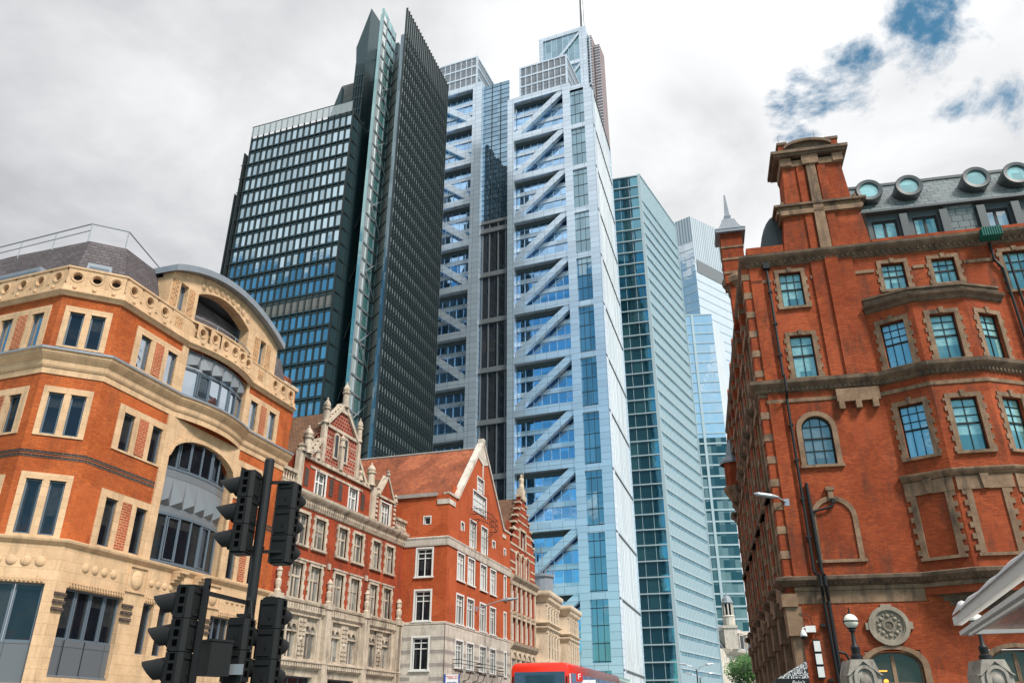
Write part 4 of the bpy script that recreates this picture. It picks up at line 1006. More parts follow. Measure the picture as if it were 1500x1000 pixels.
# side face stone: bands on piers, oriel stacks
P.fr(Ho,SA)
for i in range(8):
    c=-.45-3.6*i
    for z in range(15): 
        zz_=6.9+z*1.02
        P.box(c-.45,c+.45,-.39,-.0,zz_,zz_+.32)
    P.box(c-.6,c+.6,-.62,0,6.0,6.5); P.box(c-.5,c+.5,-.5,.1,4.9,6.0); P.box(c-.38,c+.38,-.38,.2,0,4.9)
for i in range(7):
    c=-2.6-3.6*i
    for z0,z1 in ((7.5,11.0),(11.3,14.9),(15.9,19.0)):
        P.box(c-.95,c-.55,-.3,0,z0,z1); P.box(c+.55,c+.95,-.3,0,z0,z1); P.box(c-.95,c+.95,-.42,0,z1,z1+.35); P.box(c-.08,c+.08,-.2,.1,z0,z1); P.box(c-.95,c+.95,-.35,0,z0-.25,z0)
    P.arc(c,4.4,.9,1.25,0,180,-.2,.3,0,12); P.prism([(c-.9,6.5),(c+.9,6.5),(c,7.4)],-.5,-.1)
P.build('stonework','stoneH',Hb)
dk=MB(*F0)
dk.sweep(pathBs,[(0,15.2),(.1,15.24),(.14,15.36),(.3,15.5),(.36,15.58),(.38,15.74),(0,15.84)])
dk.sweep(pathBs[:len(side)-1]+[(0,0),(4.85,0)]+BAY[1:]+[(HW,0)],[(0,6.75),(.1,6.78),(.3,6.9),(.4,6.98),(.42,7.1),(0,7.2)])
for i in range(5): pass
dk.sweep([s26,(0,0),(HW,0)],[(0,21.75),(.08,21.8),(.14,21.95),(.34,22.1),(.4,22.2),(.42,22.32),(0,22.42)])
dk.sweep(BAY,[(0,18.72),(.08,18.76),(.14,18.86),(.3,18.96),(.34,19.06),(0,19.12)])
dk.sweep([BAY[0],(6.6,-.75),(8.8,-.75),BAY[3]],[(-.12,19.1),(.05,19.1),(.05,19.4),(.12,19.42),(.12,19.52),(-.15,19.55)])
# bay corbel
for i in range(6):
    z=6.75-i*.17; k=1-i*.15
    dk.plan([(4.85+(1-k)*1.3,.02),(6.6+(1-k)*.5,-.9*k-.1),(8.8-(1-k)*.5,-.9*k-.1),(10.55-(1-k)*1.3,.02)],z-.17,z)
# chimney caps and pediment
dk.box(1.98,5.45,-.36,1.85,27.95,28.08); dk.box(1.85,5.58,-.46,1.95,28.08,28.25); dk.box(1.6,5.95,-.25,1.95,25.0,25.12)
n=12
for i in range(n):
    a=2.55+2.3*i/n*1.0;b=2.55+2.3*(i+1)/n
    f=lambda x:28.3+.5*math.sqrt(max(0,1-((x-3.7)/1.2)**2))
    dk.prism([(a,28.25),(b,28.25),(b,f(b)),(a,f(a))],-.2,1.6); dk.prism([(a,f(a)-.04),(b,f(b)-.04),(b,f(b)+.12),(a,f(a)+.12)],-.38,1.7)
dk.box(2.25,2.75,-.2,1.6,28.8,28.95); dk.box(4.6,5.25,-.2,1.6,28.8,28.95)
x=.1
while x<16: 
    dk.box(x,x+.1,-.2,0,21.86,21.98); x+=.26
for a,b in zip(pathBs[len(side)-1:],pathBs[len(side):]):
    o,az,L=seg_fr(a,b,Ho,HA); dk.fr(o,az); x=.08
    while x<L: dk.box(x,x+.08,-.17,0,15.26,15.38); dk.box(x,x+.1,-.25,0,6.82,6.92); x+=.2
dk.fr(Ho,SA)
for i in range(7):
    c=-2.6-3.6*i; dk.box(c-1.05,c+1.05,-.5,0,11.0,11.2)
dk.build('cornice','stoneHd',Hb)
for x,z,w_,h in wins:
    window(Hb,Ho,HA,x,z,w_,h,cols=3 if z>19 else 2,rows=4,split=(.52,.76) if z>19 else (.55,.78),fr='black',sm='stoneH',gl='gl_teal',sur=.18,quoin=.08,key=.24,fw=.05,bar=.03,set_=.14,sill=.12,meet=.53,out=.05)
window(Hb,Ho,HA,1.85,11.8,1.26,2.22,cols=3,rows=4,split=(.3,.55,.8),fr='black',sm='stoneH',gl='gl_grey',sur=.22,fw=.06,bar=.035,set_=.14,arch=.6,sill=.12,meet=.55,out=.06)
for i in range(7):
    c=-2.6-3.6*i
    for z,h in ((19.4,1.9),(15.9,2.2),(11.8,2.2),(7.7,2.3)): window(Hb,Ho,SA,c,z,.98,h,cols=2,rows=3,fr='stoneH',sm='stoneH',gl='gl_dark',sur=.14,set_=.15,bar=.06,out=.08,fw=.06)
for c in (3.22,7.57,11.9):
    window(Hb,Ho,HA,c,1.2,2.02,3.05,cols=2,rows=2,split=(.6,),fr='stoneHd',sm='stoneH',gl='gl_shop',sur=.22,fw=.08,bar=.16,set_=.16,arch=.55,out=.08) if False else None
M['gl_shop']=glass('shop window glass',(.010,.010,.012),(.7,.75,.8),.02,inner2=(.06,.05,.045))
for c in (3.22,7.57,11.9): window(Hb,Ho,HA,c,1.2,2.02,3.05,cols=2,rows=2,split=(.62,),fr='stoneH',sm='stoneH',gl='gl_shop',sur=.24,fw=.07,bar=.14,set_=.16,arch=.55,out=.08)
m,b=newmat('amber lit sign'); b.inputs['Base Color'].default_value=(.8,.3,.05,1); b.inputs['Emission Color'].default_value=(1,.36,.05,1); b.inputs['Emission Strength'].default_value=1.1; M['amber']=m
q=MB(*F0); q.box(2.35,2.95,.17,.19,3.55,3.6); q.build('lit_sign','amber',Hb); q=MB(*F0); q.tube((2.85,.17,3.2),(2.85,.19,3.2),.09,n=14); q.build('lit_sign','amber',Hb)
# carved roundel
md=MB(*F0); cx,cz=3.28,5.2
md.arc(cx,cz,.60,.76,0,360,-.14,.0,0,32,ry=.97); md.arc(cx,cz,.54,.60,0,360,-.09,.0,0,32); md.arc(cx,cz,.0,.54,0,360,-.035,.0,0,32); md.arc(cx,cz,.16,.22,0,360,-.10,.0,0,24); md.arc(cx,cz,.24,.27,0,360,-.07,.0,0,24)
for k in range(8):
    t=k*math.pi/4; md.stud(cx+.36*math.cos(t),cz+.36*math.sin(t),.085,-.035,.09)
    t+=.39; md.stud(cx+.42*math.cos(t),cz+.42*math.sin(t),.05,-.035,.07)
for dx_,dz_ in ((.8,0),(-.8,0),(0,.76)): md.box(cx+dx_-.07,cx+dx_+.07,-.12,.0,cz+dz_-.14,cz+dz_+.12) if dx_ else md.box(cx-.2,cx+.2,-.12,0,cz+.7,cz+.8)
md.build('carved_roundel','stoneM',Hb) if False else None
M['stoneM']=stone('grey carved roundel stone',(.36,.30,.235),(.24,.20,.155),stain=.5)
md.build('carved_roundel','stoneM',Hb)
gr=MB(*F0); gr.arc(cx,cz,0,.155,0,360,-.045,-.03,0,20)
for i in range(-3,4):
    L=math.sqrt(max(0,.15**2-(i*.045)**2)); 
    gr.tube((cx+i*.045-L*.0,-.06,cz-L),(cx+i*.045,-.06,cz+L),.008,n=5,m=1); gr.tube((cx-L,-.06,cz+i*.045),(cx+L,-.06,cz+i*.045),.008,n=5,m=1)
gr.build('roundel_grille',['black','stoneM'],Hb)
# rain pipes
RP=[]
def pipe(pts,r):
    q=MB(*F0); q.path(pts,r); q.build('rain_pipe','black',Hb,smooth_=True)
rp=MB(*F0)
pipe([(.8,-.12,21.9),(.8,-.12,15.95),(.8,-.5,15.85),(.8,-.5,15.1),(.8,-.14,14.9),(.8,-.14,7.3),(.95,-.5,7.1),(.95,-.5,6.7),(1.0,-.14,6.4),(1.15,-.14,0)],.06); pipe([(1.05,-.12,11.0),(1.1,-.14,7.3),(1.12,-.5,7.1),(1.12,-.5,6.7),(1.18,-.14,6.2),(1.2,-.14,0)],.075)
pipe([(1.0,-.14,9.75),(1.9,-.14,9.95),(2.0,-.14,10.2)],.05); pipe([(1.15,-.14,4.3),(1.5,-.14,4.2),(1.62,-.14,3.9),(1.62,-.14,0)],.05)
rp.box(.65,.95,-.25,-.02,21.6,21.9); rp.box(2.0-.06,2.0+.1,-.2,-.05,10.1,10.25)
for z in (20.3,18.6,17,13.6,12,10.3,8.7,5.2,3.2): rp.box(.72,.9,-.2,-.02,z,z+.1)
pipe([(10.75,-.12,21.8),(10.75,-.12,20.9),(11.0,-.12,20.4),(11.05,-.12,16)],.06); pipe([(11.35,-.12,21.1),(11.45,-.12,16)],.055); pipe([(11.05,-.12,16),(11.05,-.5,15.8),(11.05,-.5,15.1),(11.05,-.12,14.9),(11.05,-.12,8)],.06)
rp.build('pipe_collars','black',Hb)
# roof: dormer storey, slated slope, end barrel
rf=MB(*F0)
# one closed mansard: lower steep band then slope
rf.wall(5.9,HW,22.6,24.35,.45,[(6.1,7.25,22.8,23.95),(7.95,9.05,22.8,23.95),(11.05,12.2,22.8,23.95)],.25,1)
rf.box(5.5,HW,.1,.6,24.3,24.42,1)
slope(rf,(5.4,.2,24.43),(HW,.2,24.43),(HW,1.6,26.75),(5.4,1.6,26.75)); slope(rf,(5.4,1.6,26.75),(HW,1.6,26.75),(HW,12,27.4),(5.4,12,27.4)); rf.box(5.4,HW,1.5,1.75,26.7,26.85,1); rf.box(9.6,HW,2.2,2.3,27.0,27.15,1)
rf.face([(5.4,.2,24.4),(5.4,1.6,26.75),(5.4,12,27.4),(5.4,12,22.4),(5.4,.5,22.4)][::-1],1)
slope(rf,(9.4,.40,22.72),(10.7,.40,22.72),(10.7,.36,24.3),(9.4,.36,24.3))
for x in (7.35,9.15,10.8,12.3): rf.box(x,x+.35,.2,.5,22.75,24.1,1)
rf.box(1.75,5.5,1.7,12,22,24.4,1)
# end barrel over the side
n=8
for i in range(n):
    t0=math.pi/2*i/n;t1=math.pi/2*(i+1)/n
    a=(1.9-1.15*math.cos(t0),22.4+2.9*math.sin(t0));b=(1.9-1.15*math.cos(t1),22.4+2.9*math.sin(t1))
    rf.prism([(1.95,a[1]),a,b,(1.95,b[1])][::-1],.9,14,1)
rf.prism([(1.35,22.4),(1.7,22.4),(1.7,24.4),(1.5,24.1),(1.35,23.4)],.85,.9,1)
rf.build('roof',['slateH','greyr'],Hb) if False else None
M['greyr']=plain('dark lead',(.06,.07,.075),.45,var=.2)
M['gl_port']=glass('port-hole glass',(.08,.19,.20),(.6,.9,.95),.35)
rf.build('roof',['slateH','greyr'],Hb)
for x0,x1 in ((6.1,7.25),(7.95,9.05),(11.05,12.2)): window(Hb,Ho,HA,(x0+x1)/2,22.8,round(x1-x0,2),1.13,y=.45,cols=2,rows=1,fr='black',sm='black',gl='gl_teal' if x0<10 else 'gl_white',fw=.09,bar=.12,set_=.05)
k=0
for x in (6.25,8.1,11.15,12.95):
    pm=MB(*F0); c=(x,.15,25.62)
    dirv=Vector((0,-.97,.02)).normalized(); a=Vector(c); b=a-dirv*1.5
    pm.tube(tuple(b),tuple(a),.60,.64,24,0,False)
    # rim
    ax=Vector((1,0,0)); ay=dirv.cross(ax)
    for i in range(24):
        t0=2*math.pi*i/24;t1=2*math.pi*(i+1)/24
        Q=lambda r,t,dd:tuple(a+dirv*dd+ax*r*math.cos(t)+ay*r*math.sin(t))
        pm.face([Q(.64,t0,0),Q(.64,t1,0),Q(.60,t1,.07),Q(.60,t0,.07)][::-1]); pm.face([Q(.60,t0,.07),Q(.60,t1,.07),Q(.44,t1,.05),Q(.44,t0,.05)][::-1]); pm.face([Q(.44,t0,.05),Q(.44,t1,.05),Q(.43,t1,-.1),Q(.43,t0,-.1)][::-1])
    f=pm.build('round_dormer','greyr',Hb,smooth_=True)
    g=MB(*F0); g.face([tuple(a-dirv*.06+ax*.435*math.cos(2*math.pi*i/24)+ay*.435*math.sin(2*math.pi*i/24)) for i in range(24)]); gg=g.build('pane','gl_port',Hb); gg.parent=f
for x in (2.3,4.9): pass
lr=MB(*F0); lr.tube((2.5,.5,28.9),(2.5,.5,29.9),.012,n=4); lr.tube((4.3,.5,29.0),(4.3,.5,30.0),.012,n=4); lr.build('lightning_rod','black',Hb)
class TB(MB):
    dz=0
    def W(s,p): return MB.W(s,(p[0],p[1],p[2]+s.dz))
# corner turret on the side face
tx,ty=12.9,40.4; tu=TB((tx,ty),192); tu.dz=2.35
tu.plan([(-.6,-.6),(.6,-.6),(.6,.6),(-.6,.6)],22.0,25.5,0)
for z,h in ((22.6,.16),(23.5,.14),(24.3,.14)):
    tu.plan([(-.64,-.64),(.64,-.64),(.64,.64),(-.64,.64)],z,z+h,1)
tu.box(-.5,.5,-.4,.6,19.5,22.5,0); tu.lathe((0,0,0),[(0,20.6),(.25,20.7),(.3,21.1),(.5,21.4),(.55,21.9),(.78,22.1),(.8,22.4),(.7,22.6)],8,1)
PR=[(.86,25.5),(.62,25.75),(.46,26.1),(.36,26.45),(.18,26.6),(.2,26.8),(.14,26.9),(.04,28.4)]
for (r0,z0),(r1,z1) in zip(PR,PR[1:]):
    for a,b in (((-1,-1),(1,-1)),((1,-1),(1,1)),((1,1),(-1,1)),((-1,1),(-1,-1))): tu.face([(a[0]*r0,a[1]*r0,z0),(b[0]*r0,b[1]*r0,z0),(b[0]*r1,b[1]*r1,z1),(a[0]*r1,a[1]*r1,z1)],2)
tu.plan([(-.3,-.66),(.3,-.66),(.3,-.6),(-.3,-.6)],23.9,24.9,1); tu.plan([(-.66,-.3),(-.6,-.3),(-.6,.3),(-.66,.3)],23.9,24.9,1)
tu.plan([(-.84,-.84),(.84,-.84),(.84,.84),(-.84,.84)],25.3,25.5,2)
tu.build('turret',['brickH','stoneH','lead'],Hb)
tx,ty=off(Ho,SA,-21.5,-.5); tu=MB((tx,ty),192)
tu.plan([(.6*math.cos(math.pi/4*i+.39),.6*math.sin(math.pi/4*i+.39)) for i in range(8)],16.6,18.4,0); tu.lathe((0,0,0),[(.85,18.3),(.86,18.45),(.4,18.9),(.25,19.6),(0,20.2)],8,2); tu.lathe((0,0,0),[(0,15.3),(.3,15.6),(.75,16.4),(.75,16.7)],8,1)
tu.build('turret',['brickH','stoneH','lead'],Hb)
# parapet dormers on side
mb=MB(Ho,SA)
for c in (-10,-14,-18,-23): mb.prism([(c-1,22.3),(c+1,22.3),(c+1,23.6),(c,24.6),(c-1,23.6)],-.1,.6)
mb.build('parapet_dormer','brickH',Hb)
# ---------------------------------------------------------------- attached things
bx=MB(*F0); bx.box(10.35,11.15,-.75,-.2,21.85,22.3); 
for i in range(9): bx.box(10.33+i*.1,10.36+i*.1,-.78,-.75,21.85,22.3)
g=bx.build('netted_box','greennet'if False else 'black') if False else None
M['greenn']=plain('green netting',(.0,.13,.10),.7,var=.5)
o=bx.build('netting_box','greenn'); tag(o,'small green netted box fixed on the cornice above the drain pipes','box')
# wall lamp on corner
L=thing('wall_street_lamp',(*off(Ho,HA,.1,-.1),10.3),'long grey street lamp head on an arm fixed to the red brick corner','street lamp')
m1=MB(*F0); m1.path([(.15,-.02,10.25),(-.25,-.35,10.42)],.035); m1.box(.05,.25,-.06,.0,10.1,10.4); m1.build('arm','steel',L)
m1=MB(*F0); 
a=Vector((-.2,-.32,10.42)); b=Vector((-1.2,-.6,10.55)); m1.tube(tuple(a),tuple(a+(b-a)*.3),.05,.11,12); m1.tube(tuple(a+(b-a)*.3),tuple(a+(b-a)*.85),.11,.10,12); m1.tube(tuple(a+(b-a)*.85),tuple(b),.10,.03,12); m1.build('lamp_head','steel',L,smooth_=True)
# CCTV
L=thing('security_camera',(*off(Ho,HA,.1,-.2),5.0),'white dome security camera on a bracket beside the corner of the red brick building','camera')
m1=MB(*F0); m1.box(.12,.5,-.3,-.1,5.0,5.24); m1.box(.3,.5,-.1,-.02,5.05,5.2); m1.path([(.2,-.2,5.2),(.0,-.35,5.15),(-.02,-.35,5.0)],.02); m1.build('bracket_box','white',L)
m1=MB(*F0); m1.lathe((0,-.38,0),[(0,5.12),(.06,5.08),(.13,4.92),(.14,4.86),(.13,4.84)],14); m1.build('housing','white',L,smooth_=True)
m1=MB(*F0); m1.lathe((0,-.38,0),[(.12,4.84),(.11,4.78),(.06,4.73),(0,4.72)],14); m1.build('dome_lens','black',L,smooth_=True)
L=thing('cable_lamp',(*off(Ho,HA,.5,-.1),3.3),'three grey light boxes stacked one above another on the brick pier','wall light')
m1=MB(*F0)
for z in (4.3,3.83,3.36): m1.box(.36,.6,-.16,-.06,z,z+.38)
m1.build('light_box','white',L); m1=MB(*F0); m1.box(.34,.62,-.1,-.05,3.3,4.75); m1.path([(.5,-.08,4.7),(.38,-.08,5.6),(.0,-.08,5.75)],.015); m1.build('backing','black',L)
# entrance awning with lettering on the side street face
L=thing('entrance_awning',(*off(Ho,SA,-.6,-.8),3.0),'black awning with white scrolls and cursive lettering at the corner of the red building','awning')
def text(s,o,az,x,y,z,size,mat,parent,ext=.004,align='CENTER',shear=0):
    c=bpy.data.curves.new('lettering','FONT'); c.body=s; c.size=size; c.align_x=align; c.align_y='CENTER'; c.extrude=ext; c.shear=shear
    t=bpy.data.objects.new('lettering',c); C.objects.link(t)
    dg=bpy.context.evaluated_depsgraph_get(); me=bpy.data.meshes.new_from_object(t.evaluated_get(dg)); C.objects.unlink(t); bpy.data.objects.remove(t)
    me.materials.clear(); me.materials.append(M[mat]); ob=bpy.data.objects.new('lettering',me); C.objects.link(ob); ob.parent=parent
    b=base_of(parent); P=MB(o,az).W((x,y,z)); ob.location=(P[0]-b[0],P[1]-b[1],P[2]-b[2]); ob.rotation_euler=(R(90),0,R(90-az)); return ob
def scroll_mat():
    m,b=newmat('scroll pattern cloth'); v=N('ShaderNodeTexVoronoi',feature='DISTANCE_TO_EDGE'); nz=N('ShaderNodeTexNoise'); nz.inputs['Scale'].default_value=5; lk(pos(),nz.inputs['Vector'])
    ad=vmath('ADD',pos(),nz.outputs['Color']); lk(ad.outputs[0],v.inputs['Vector']); v.inputs['Scale'].default_value=5
    lk(mixc(smooth(v.outputs['Distance'],.05,.09),(.75,.75,.75),(.012,.012,.014)),b.inputs['Base Color']); b.inputs['Roughness'].default_value=.7; return m
M['scroll']=scroll_mat()
m1=MB(Ho,HA); m1.prism([(-1.2,3.32),(-.02,3.32),(-.02,3.95)],-.3,-.25); 
m1.face([(-1.2,-.3,3.32),(-.02,-.3,3.95),(-.02,1.6,3.95),(-1.2,1.6,3.32)]); m1.build('canopy_cloth','scroll',L)
m1=MB(Ho,HA); m1.box(-1.22,-.02,-.32,-.26,2.95,3.32); m1.box(-1.25,-1.2,-.3,1.6,2.95,3.32); m1.build('valance','black',L)
text('Polo’s',Ho,HA,-.45,-.33,3.17,.2,'white',L,shear=.35)
# ================================================================ kerbside things on the right
for i,(gx_,gy_,lab,labl) in enumerate(((9.03,22.6,'rough stone gate pier with carved niche, nearer the drain pipes','black iron lamp with white glass ball on the stone pier nearer the drain pipes'),(12.4,22.6,'rough stone gate pier with carved niche, under the white canopy','black iron globe lamp post half hidden behind the white canopy'))):
    pz=3.2
    t=thing('stone_pier',(gx_,gy_,0),lab,'pier','carved stone piers')
    m1=MB((gx_,gy_),95); w2=.40
    m1.box(-w2,w2,-w2,w2,0,pz-.35); m1.plan([(-w2-.08,-w2-.08),(w2+.08,-w2-.08),(w2+.08,w2+.08),(-w2-.08,w2+.08)],pz-.95,pz-.82)
    m1.prism([(-w2,pz-.35),(w2,pz-.35),(w2*.7,pz),(-w2*.7,pz)],-w2,w2)
    m1.arc(0,pz-.42,.2,.28,0,180,-w2-.05,-w2,0,10); m1.box(-.28,-.2,-w2-.05,-w2,pz-.8,pz-.42); m1.box(.2,.28,-w2-.05,-w2,pz-.8,pz-.42); m1.stud(0,pz-.5,.14,-w2,.05)
    for sgn in (-1,1): m1.prism([(sgn*.02-.02,pz-.05),(sgn*.02+.02,pz-.05),(sgn*.42+.03,pz-.38),(sgn*.42-.03,pz-.38)] ,-w2-.06,-w2+.1)
    m1.build('pier_block','stonePier' if 'stonePier' in M else 'stoneM',t)
    L=thing('globe_lamp',(gx_,gy_,pz),labl,'lamp','globe lamps on stone piers')
    m1=MB((gx_-.0,gy_),90); m1.lathe((0,0,0),[(.15,pz),(.15,pz+.12),(.1,pz+.16),(.12,pz+.32),(.06,pz+.4),(.045,pz+.7),(.09,pz+.72),(.09,pz+.78),(.12,pz+.8)],12); m1.build('post','black',L,smooth_=True)
    m1=MB((gx_,gy_),90); m1.ball((0,0,pz+.97),.19,0,20,12); m1.build('globe','globe' if 'globe' in M else 'white',L,smooth_=True)
    m1=MB((gx_,gy_),90)
    for a in (0,90): m1.arc(0,pz+.97,.19,.2,0,360,-.008,.008,0,24)
    m1.lathe((0,0,0),[(.193,pz+.955),(.2,pz+.955),(.2,pz+.985),(.193,pz+.985)],20); m1.lathe((0,0,0),[(.06,pz+1.14),(.03,pz+1.19),(.02,pz+1.3),(0,pz+1.36)],8); m1.build('globe_cage','black',L)
# white canopy, edge runs towards the camera
t=thing('white_canopy',(9,13,3.2),'white canopy with rolled cloth edge and translucent sheets at the right edge','canopy')
M['cloth']=plain('white awning cloth',(.62,.61,.62),.7,var=.15)
m,b=newmat('clear plastic sheet'); b.inputs['Base Color'].default_value=(.55,.52,.52,1); b.inputs['Roughness'].default_value=.25; b.inputs['Alpha'].default_value=.55; M['sheet']=m
p0=Vector((8.35,16.0));p1=Vector((5.9,9.0)); az=math.degrees(math.atan2(*(p1-p0)))
# local frame: x from far end to near end; inward is to the right of the street view
m1=MB(tuple(p0),az); Lc=(p1-p0).length
m1.box(0,Lc,-.02,.12,3.36,3.50); m1.build('front_beam','white',t)
m1=MB(tuple(p0),az); m1.box(-.1,Lc,.06,.16,3.19,3.26); m1.box(-.1,Lc,.2,.26,3.17,3.22); m1.box(-.1,0,.1,6,3.2,3.27); 
for y in (1.6,3.2,4.8): m1.box(0,Lc,y,y+.05,3.22,3.3)
m1.build('rail','steelw' if 'steelw' in M else 'white',t)
m1=MB(tuple(p0),az); m1.face([(-.1,.16,3.27),(Lc,.16,3.27),(Lc,6,3.4),(-.1,6,3.4)]); m1.build('roof_sheet','sheet',t)
m1=MB(tuple(p0),az); nn=40
prev=None
for i in range(nn+1):
    x=.35+(Lc-.35)*i/nn; h=.10+.012*math.sin(i*.7)+(.09*math.exp(-((i-3)/1.3)**2))+.03*math.exp(-((i-9)/1.5)**2)
    ring=[(x,-.02+.12*math.cos(a)*1.0+.08,3.50+h*max(0,math.sin(a))) for a in [math.pi*j/6 for j in range(7)]]
    if prev:
        for j in range(6): m1.face([prev[j],ring[j],ring[j+1],prev[j+1]])
    prev=ring
m1.build('rolled_cloth','cloth',t,smooth_=True)
# ================================================================ traffic lights
def hood(mb,c,d,r=.122,L=.27,m=0):
    d=Vector(d).normalized(); up=Vector((0,0,1)); sx_=d.cross(up).normalized(); n=14
    a0,a1=-50,230
    for i in range(n):
        t0=R(a0+(a1-a0)*i/n);t1=R(a0+(a1-a0)*(i+1)/n)
        def q(t,rr,l): return tuple(Vector(c)+sx_*rr*math.cos(t)+up*rr*math.sin(t)*1.0+d*l+Vector((0,0,-.035*l/L if l>0 else 0)))
        def ln(t): s=math.sin(t); return L*(.38+.62*max(0,(s+.76)/1.76))
        mb.face([q(t0,r,0),q(t1,r,0),q(t1,r*.9,ln(t1)),q(t0,r*.9,ln(t0))],m); mb.face([q(t1,r-.008,0),q(t0,r-.008,0),q(t0,r*.9-.008,ln(t0)),q(t1,r*.9-.008,ln(t1))],m)
        mb.face([q(t0,r*.9,ln(t0)),q(t1,r*.9,ln(t1)),q(t1,r*.9-.008,ln(t1)),q(t0,r*.9-.008,ln(t0))],m)
def signal_head(root,c,face_az,z0,n=3,pitch=.305,wd=.26):
    """box with its lens side facing face_az; local x = facing direction"""
    body=MB((c[0],c[1]),face_az); H=pitch*n; dp=.088
    for i in range(n):
        a=z0+i*pitch+.004;b=z0+(i+1)*pitch-.004
        # eight-sided section, slightly chamfered back
        body.plan([(-dp,-wd*.36),(-dp*.55,-wd*.5),(dp*.8,-wd*.5),(dp,-wd*.42),(dp,wd*.42),(dp*.8,wd*.5),(-dp*.55,wd*.5),(-dp,wd*.36)],a,b)
    body.plan([(-dp*.9,-wd*.34),(dp*.9,-wd*.4),(dp*.9,wd*.4),(-dp*.9,wd*.34)],z0-.015,z0+H+.015)
    bo=body.build('signal_head','blackp',root)
    sk=MB((c[0],c[1]),face_az)
    for i in range(n):
        for j in range(3):
            z=z0+i*pitch+.05+j*.09
            for sgn in (-1,1): sk.box(-.018,.030,sgn*wd*.5-.004,sgn*wd*.5+.004,z,z+.06)  # proud black squares paint the shade inside the side holes
    s=sk.build('recess_shade','blackd' if 'blackd' in M else 'black',root); s.parent=bo
    # raised frames round the painted recesses and ribbing on the back
    rb=MB((c[0],c[1]),face_az)
    for i in range(n):
        z=z0+i*pitch
        for sgn in (-1,1):
            rb.box(.05,.058,min(sgn*wd*.5,sgn*(wd*.5+.006)),max(sgn*wd*.5,sgn*(wd*.5+.006)),z+.01,z+pitch-.01)
            rb.box(-.04,-.032,min(sgn*wd*.5,sgn*(wd*.5+.006)),max(sgn*wd*.5,sgn*(wd*.5+.006)),z+.01,z+pitch-.01)
        rb.box(-dp-.01,-dp,-wd*.25,wd*.25,z+.03,z+.05); rb.box(-dp-.012,-dp,-wd*.3,wd*.3,z+pitch-.06,z+pitch-.045)
        rb.box(-dp-.01,-dp,-wd*.12,-wd*.04,z+.1,z+.16)
    s=rb.build('rib','blackp',root); s.parent=bo
    for i in range(n):
        z=z0+(i+.5)*pitch; t=MB((c[0],c[1]),face_az).t; d=(t[0],t[1],0); cc=(c[0]+t[0]*dp,c[1]+t[1]*dp,z)
        hb=MB((0,0),90); hood(hb,cc,d); h=hb.build('visor','blackp',root,smooth_=True); h.parent=bo
        lb=MB((0,0),90); lb.tube((cc[0]-t[0]*.01,cc[1]-t[1]*.01,z),(cc[0]+t[0]*.012,cc[1]+t[1]*.012,z),.1,.1,18); l=lb.build('lens','lens%d'%(n-1-i) ,root); l.parent=bo
    return bo
M['blackd']=plain('painted recess shade',(.002,.002,.002),.9,spec=.0)
M['lens2']=plain('green lens',(.006,.05,.03),.25); M['lens1']=plain('amber lens',(.12,.05,.006),.25); M['lens0']=plain('red lens',(.12,.008,.006),.25)
PX,PY=-2.862,9.2
T=thing('traffic_light',(PX,PY,0),'black traffic light post with five three-lamp signal heads, seen from the side and behind','traffic light')
m1=MB((PX,PY),90); m1.tube((0,0,0),(0,0,4.48),.057,n=20); m1.tube((0,0,4.48),(0,0,4.5),.057,.045,n=20); m1.tube((0,0,0),(0,0,1.1),.085,n=20); m1.build('pole','black',T,smooth_=True)
def at(px,py,Y):
    u=(px-750)/1180; v=(500-py)/1180; p=R(25.5); dy_=math.cos(p)-v*math.sin(p); return (u/dy_*Y, Y, 1.65+(math.sin(p)+v*math.cos(p))/dy_*Y)
h1=(-3.03,9.13); signal_head(T,h1,-84,3.39)
h2=(-2.64,9.36); signal_head(T,h2,10,3.32)
h3=(-3.22,8.35); signal_head(T,h3,-84,1.99)
h4=(-2.86,8.95); signal_head(T,h4,15,1.75)
h5=(-2.60,9.15); signal_head(T,h5,10,1.98)
m1=MB((0,0),90)
m1.box(-3.0,-2.8,9.17,9.23,4.2,4.23); m1.box(-3.0,-2.8,9.17,9.23,3.45,3.48); m1.box(-2.85,-2.6,9.25,9.3,4.22,4.25); m1.box(-2.85,-2.6,9.25,9.3,3.42,3.45)
m1.tube((-3.08,8.4,2.86),(-2.86,9.2,2.86),.028,n=4); m1.tube((-3.08,8.4,1.95),(-2.86,9.2,1.95),.028,n=4); m1.box(-3.10,-3.05,8.37,8.43,1.6,3.0)
m1.box(-3.2,-3.05,8.38,8.42,2.9,2.93); m1.box(-3.2,-3.05,8.38,8.42,1.98,2.0); m1.box(-2.93,-2.8,8.98,9.2,2.7,2.73); m1.box(-2.7,-2.6,9.16,9.2,2.9,2.93)
m1.path([(-2.86,9.1,2.9),(-2.8,9.0,2.86),(-2.75,8.98,2.6),(-2.8,8.95,2.4)],.014)
m1.build('mounting_bracket','black',T)
m1=MB((-3.0,8.72),40); m1.box(-.12,.12,-.1,.1,2.1,2.42); m1.box(-.13,.13,-.11,.11,2.42,2.44); m1.box(.05,.055,-.1,-.101,2.0,2.3)
m1.build('control_box','blackp',T)
m1=MB((-2.88,8.80),15+90-90); m1.build if 0 else None
m1=MB((-2.86,8.84),95); m1.box(-.13,.13,-.03,-.005,2.12,2.22); m1.build('backing_plate','steel',T)
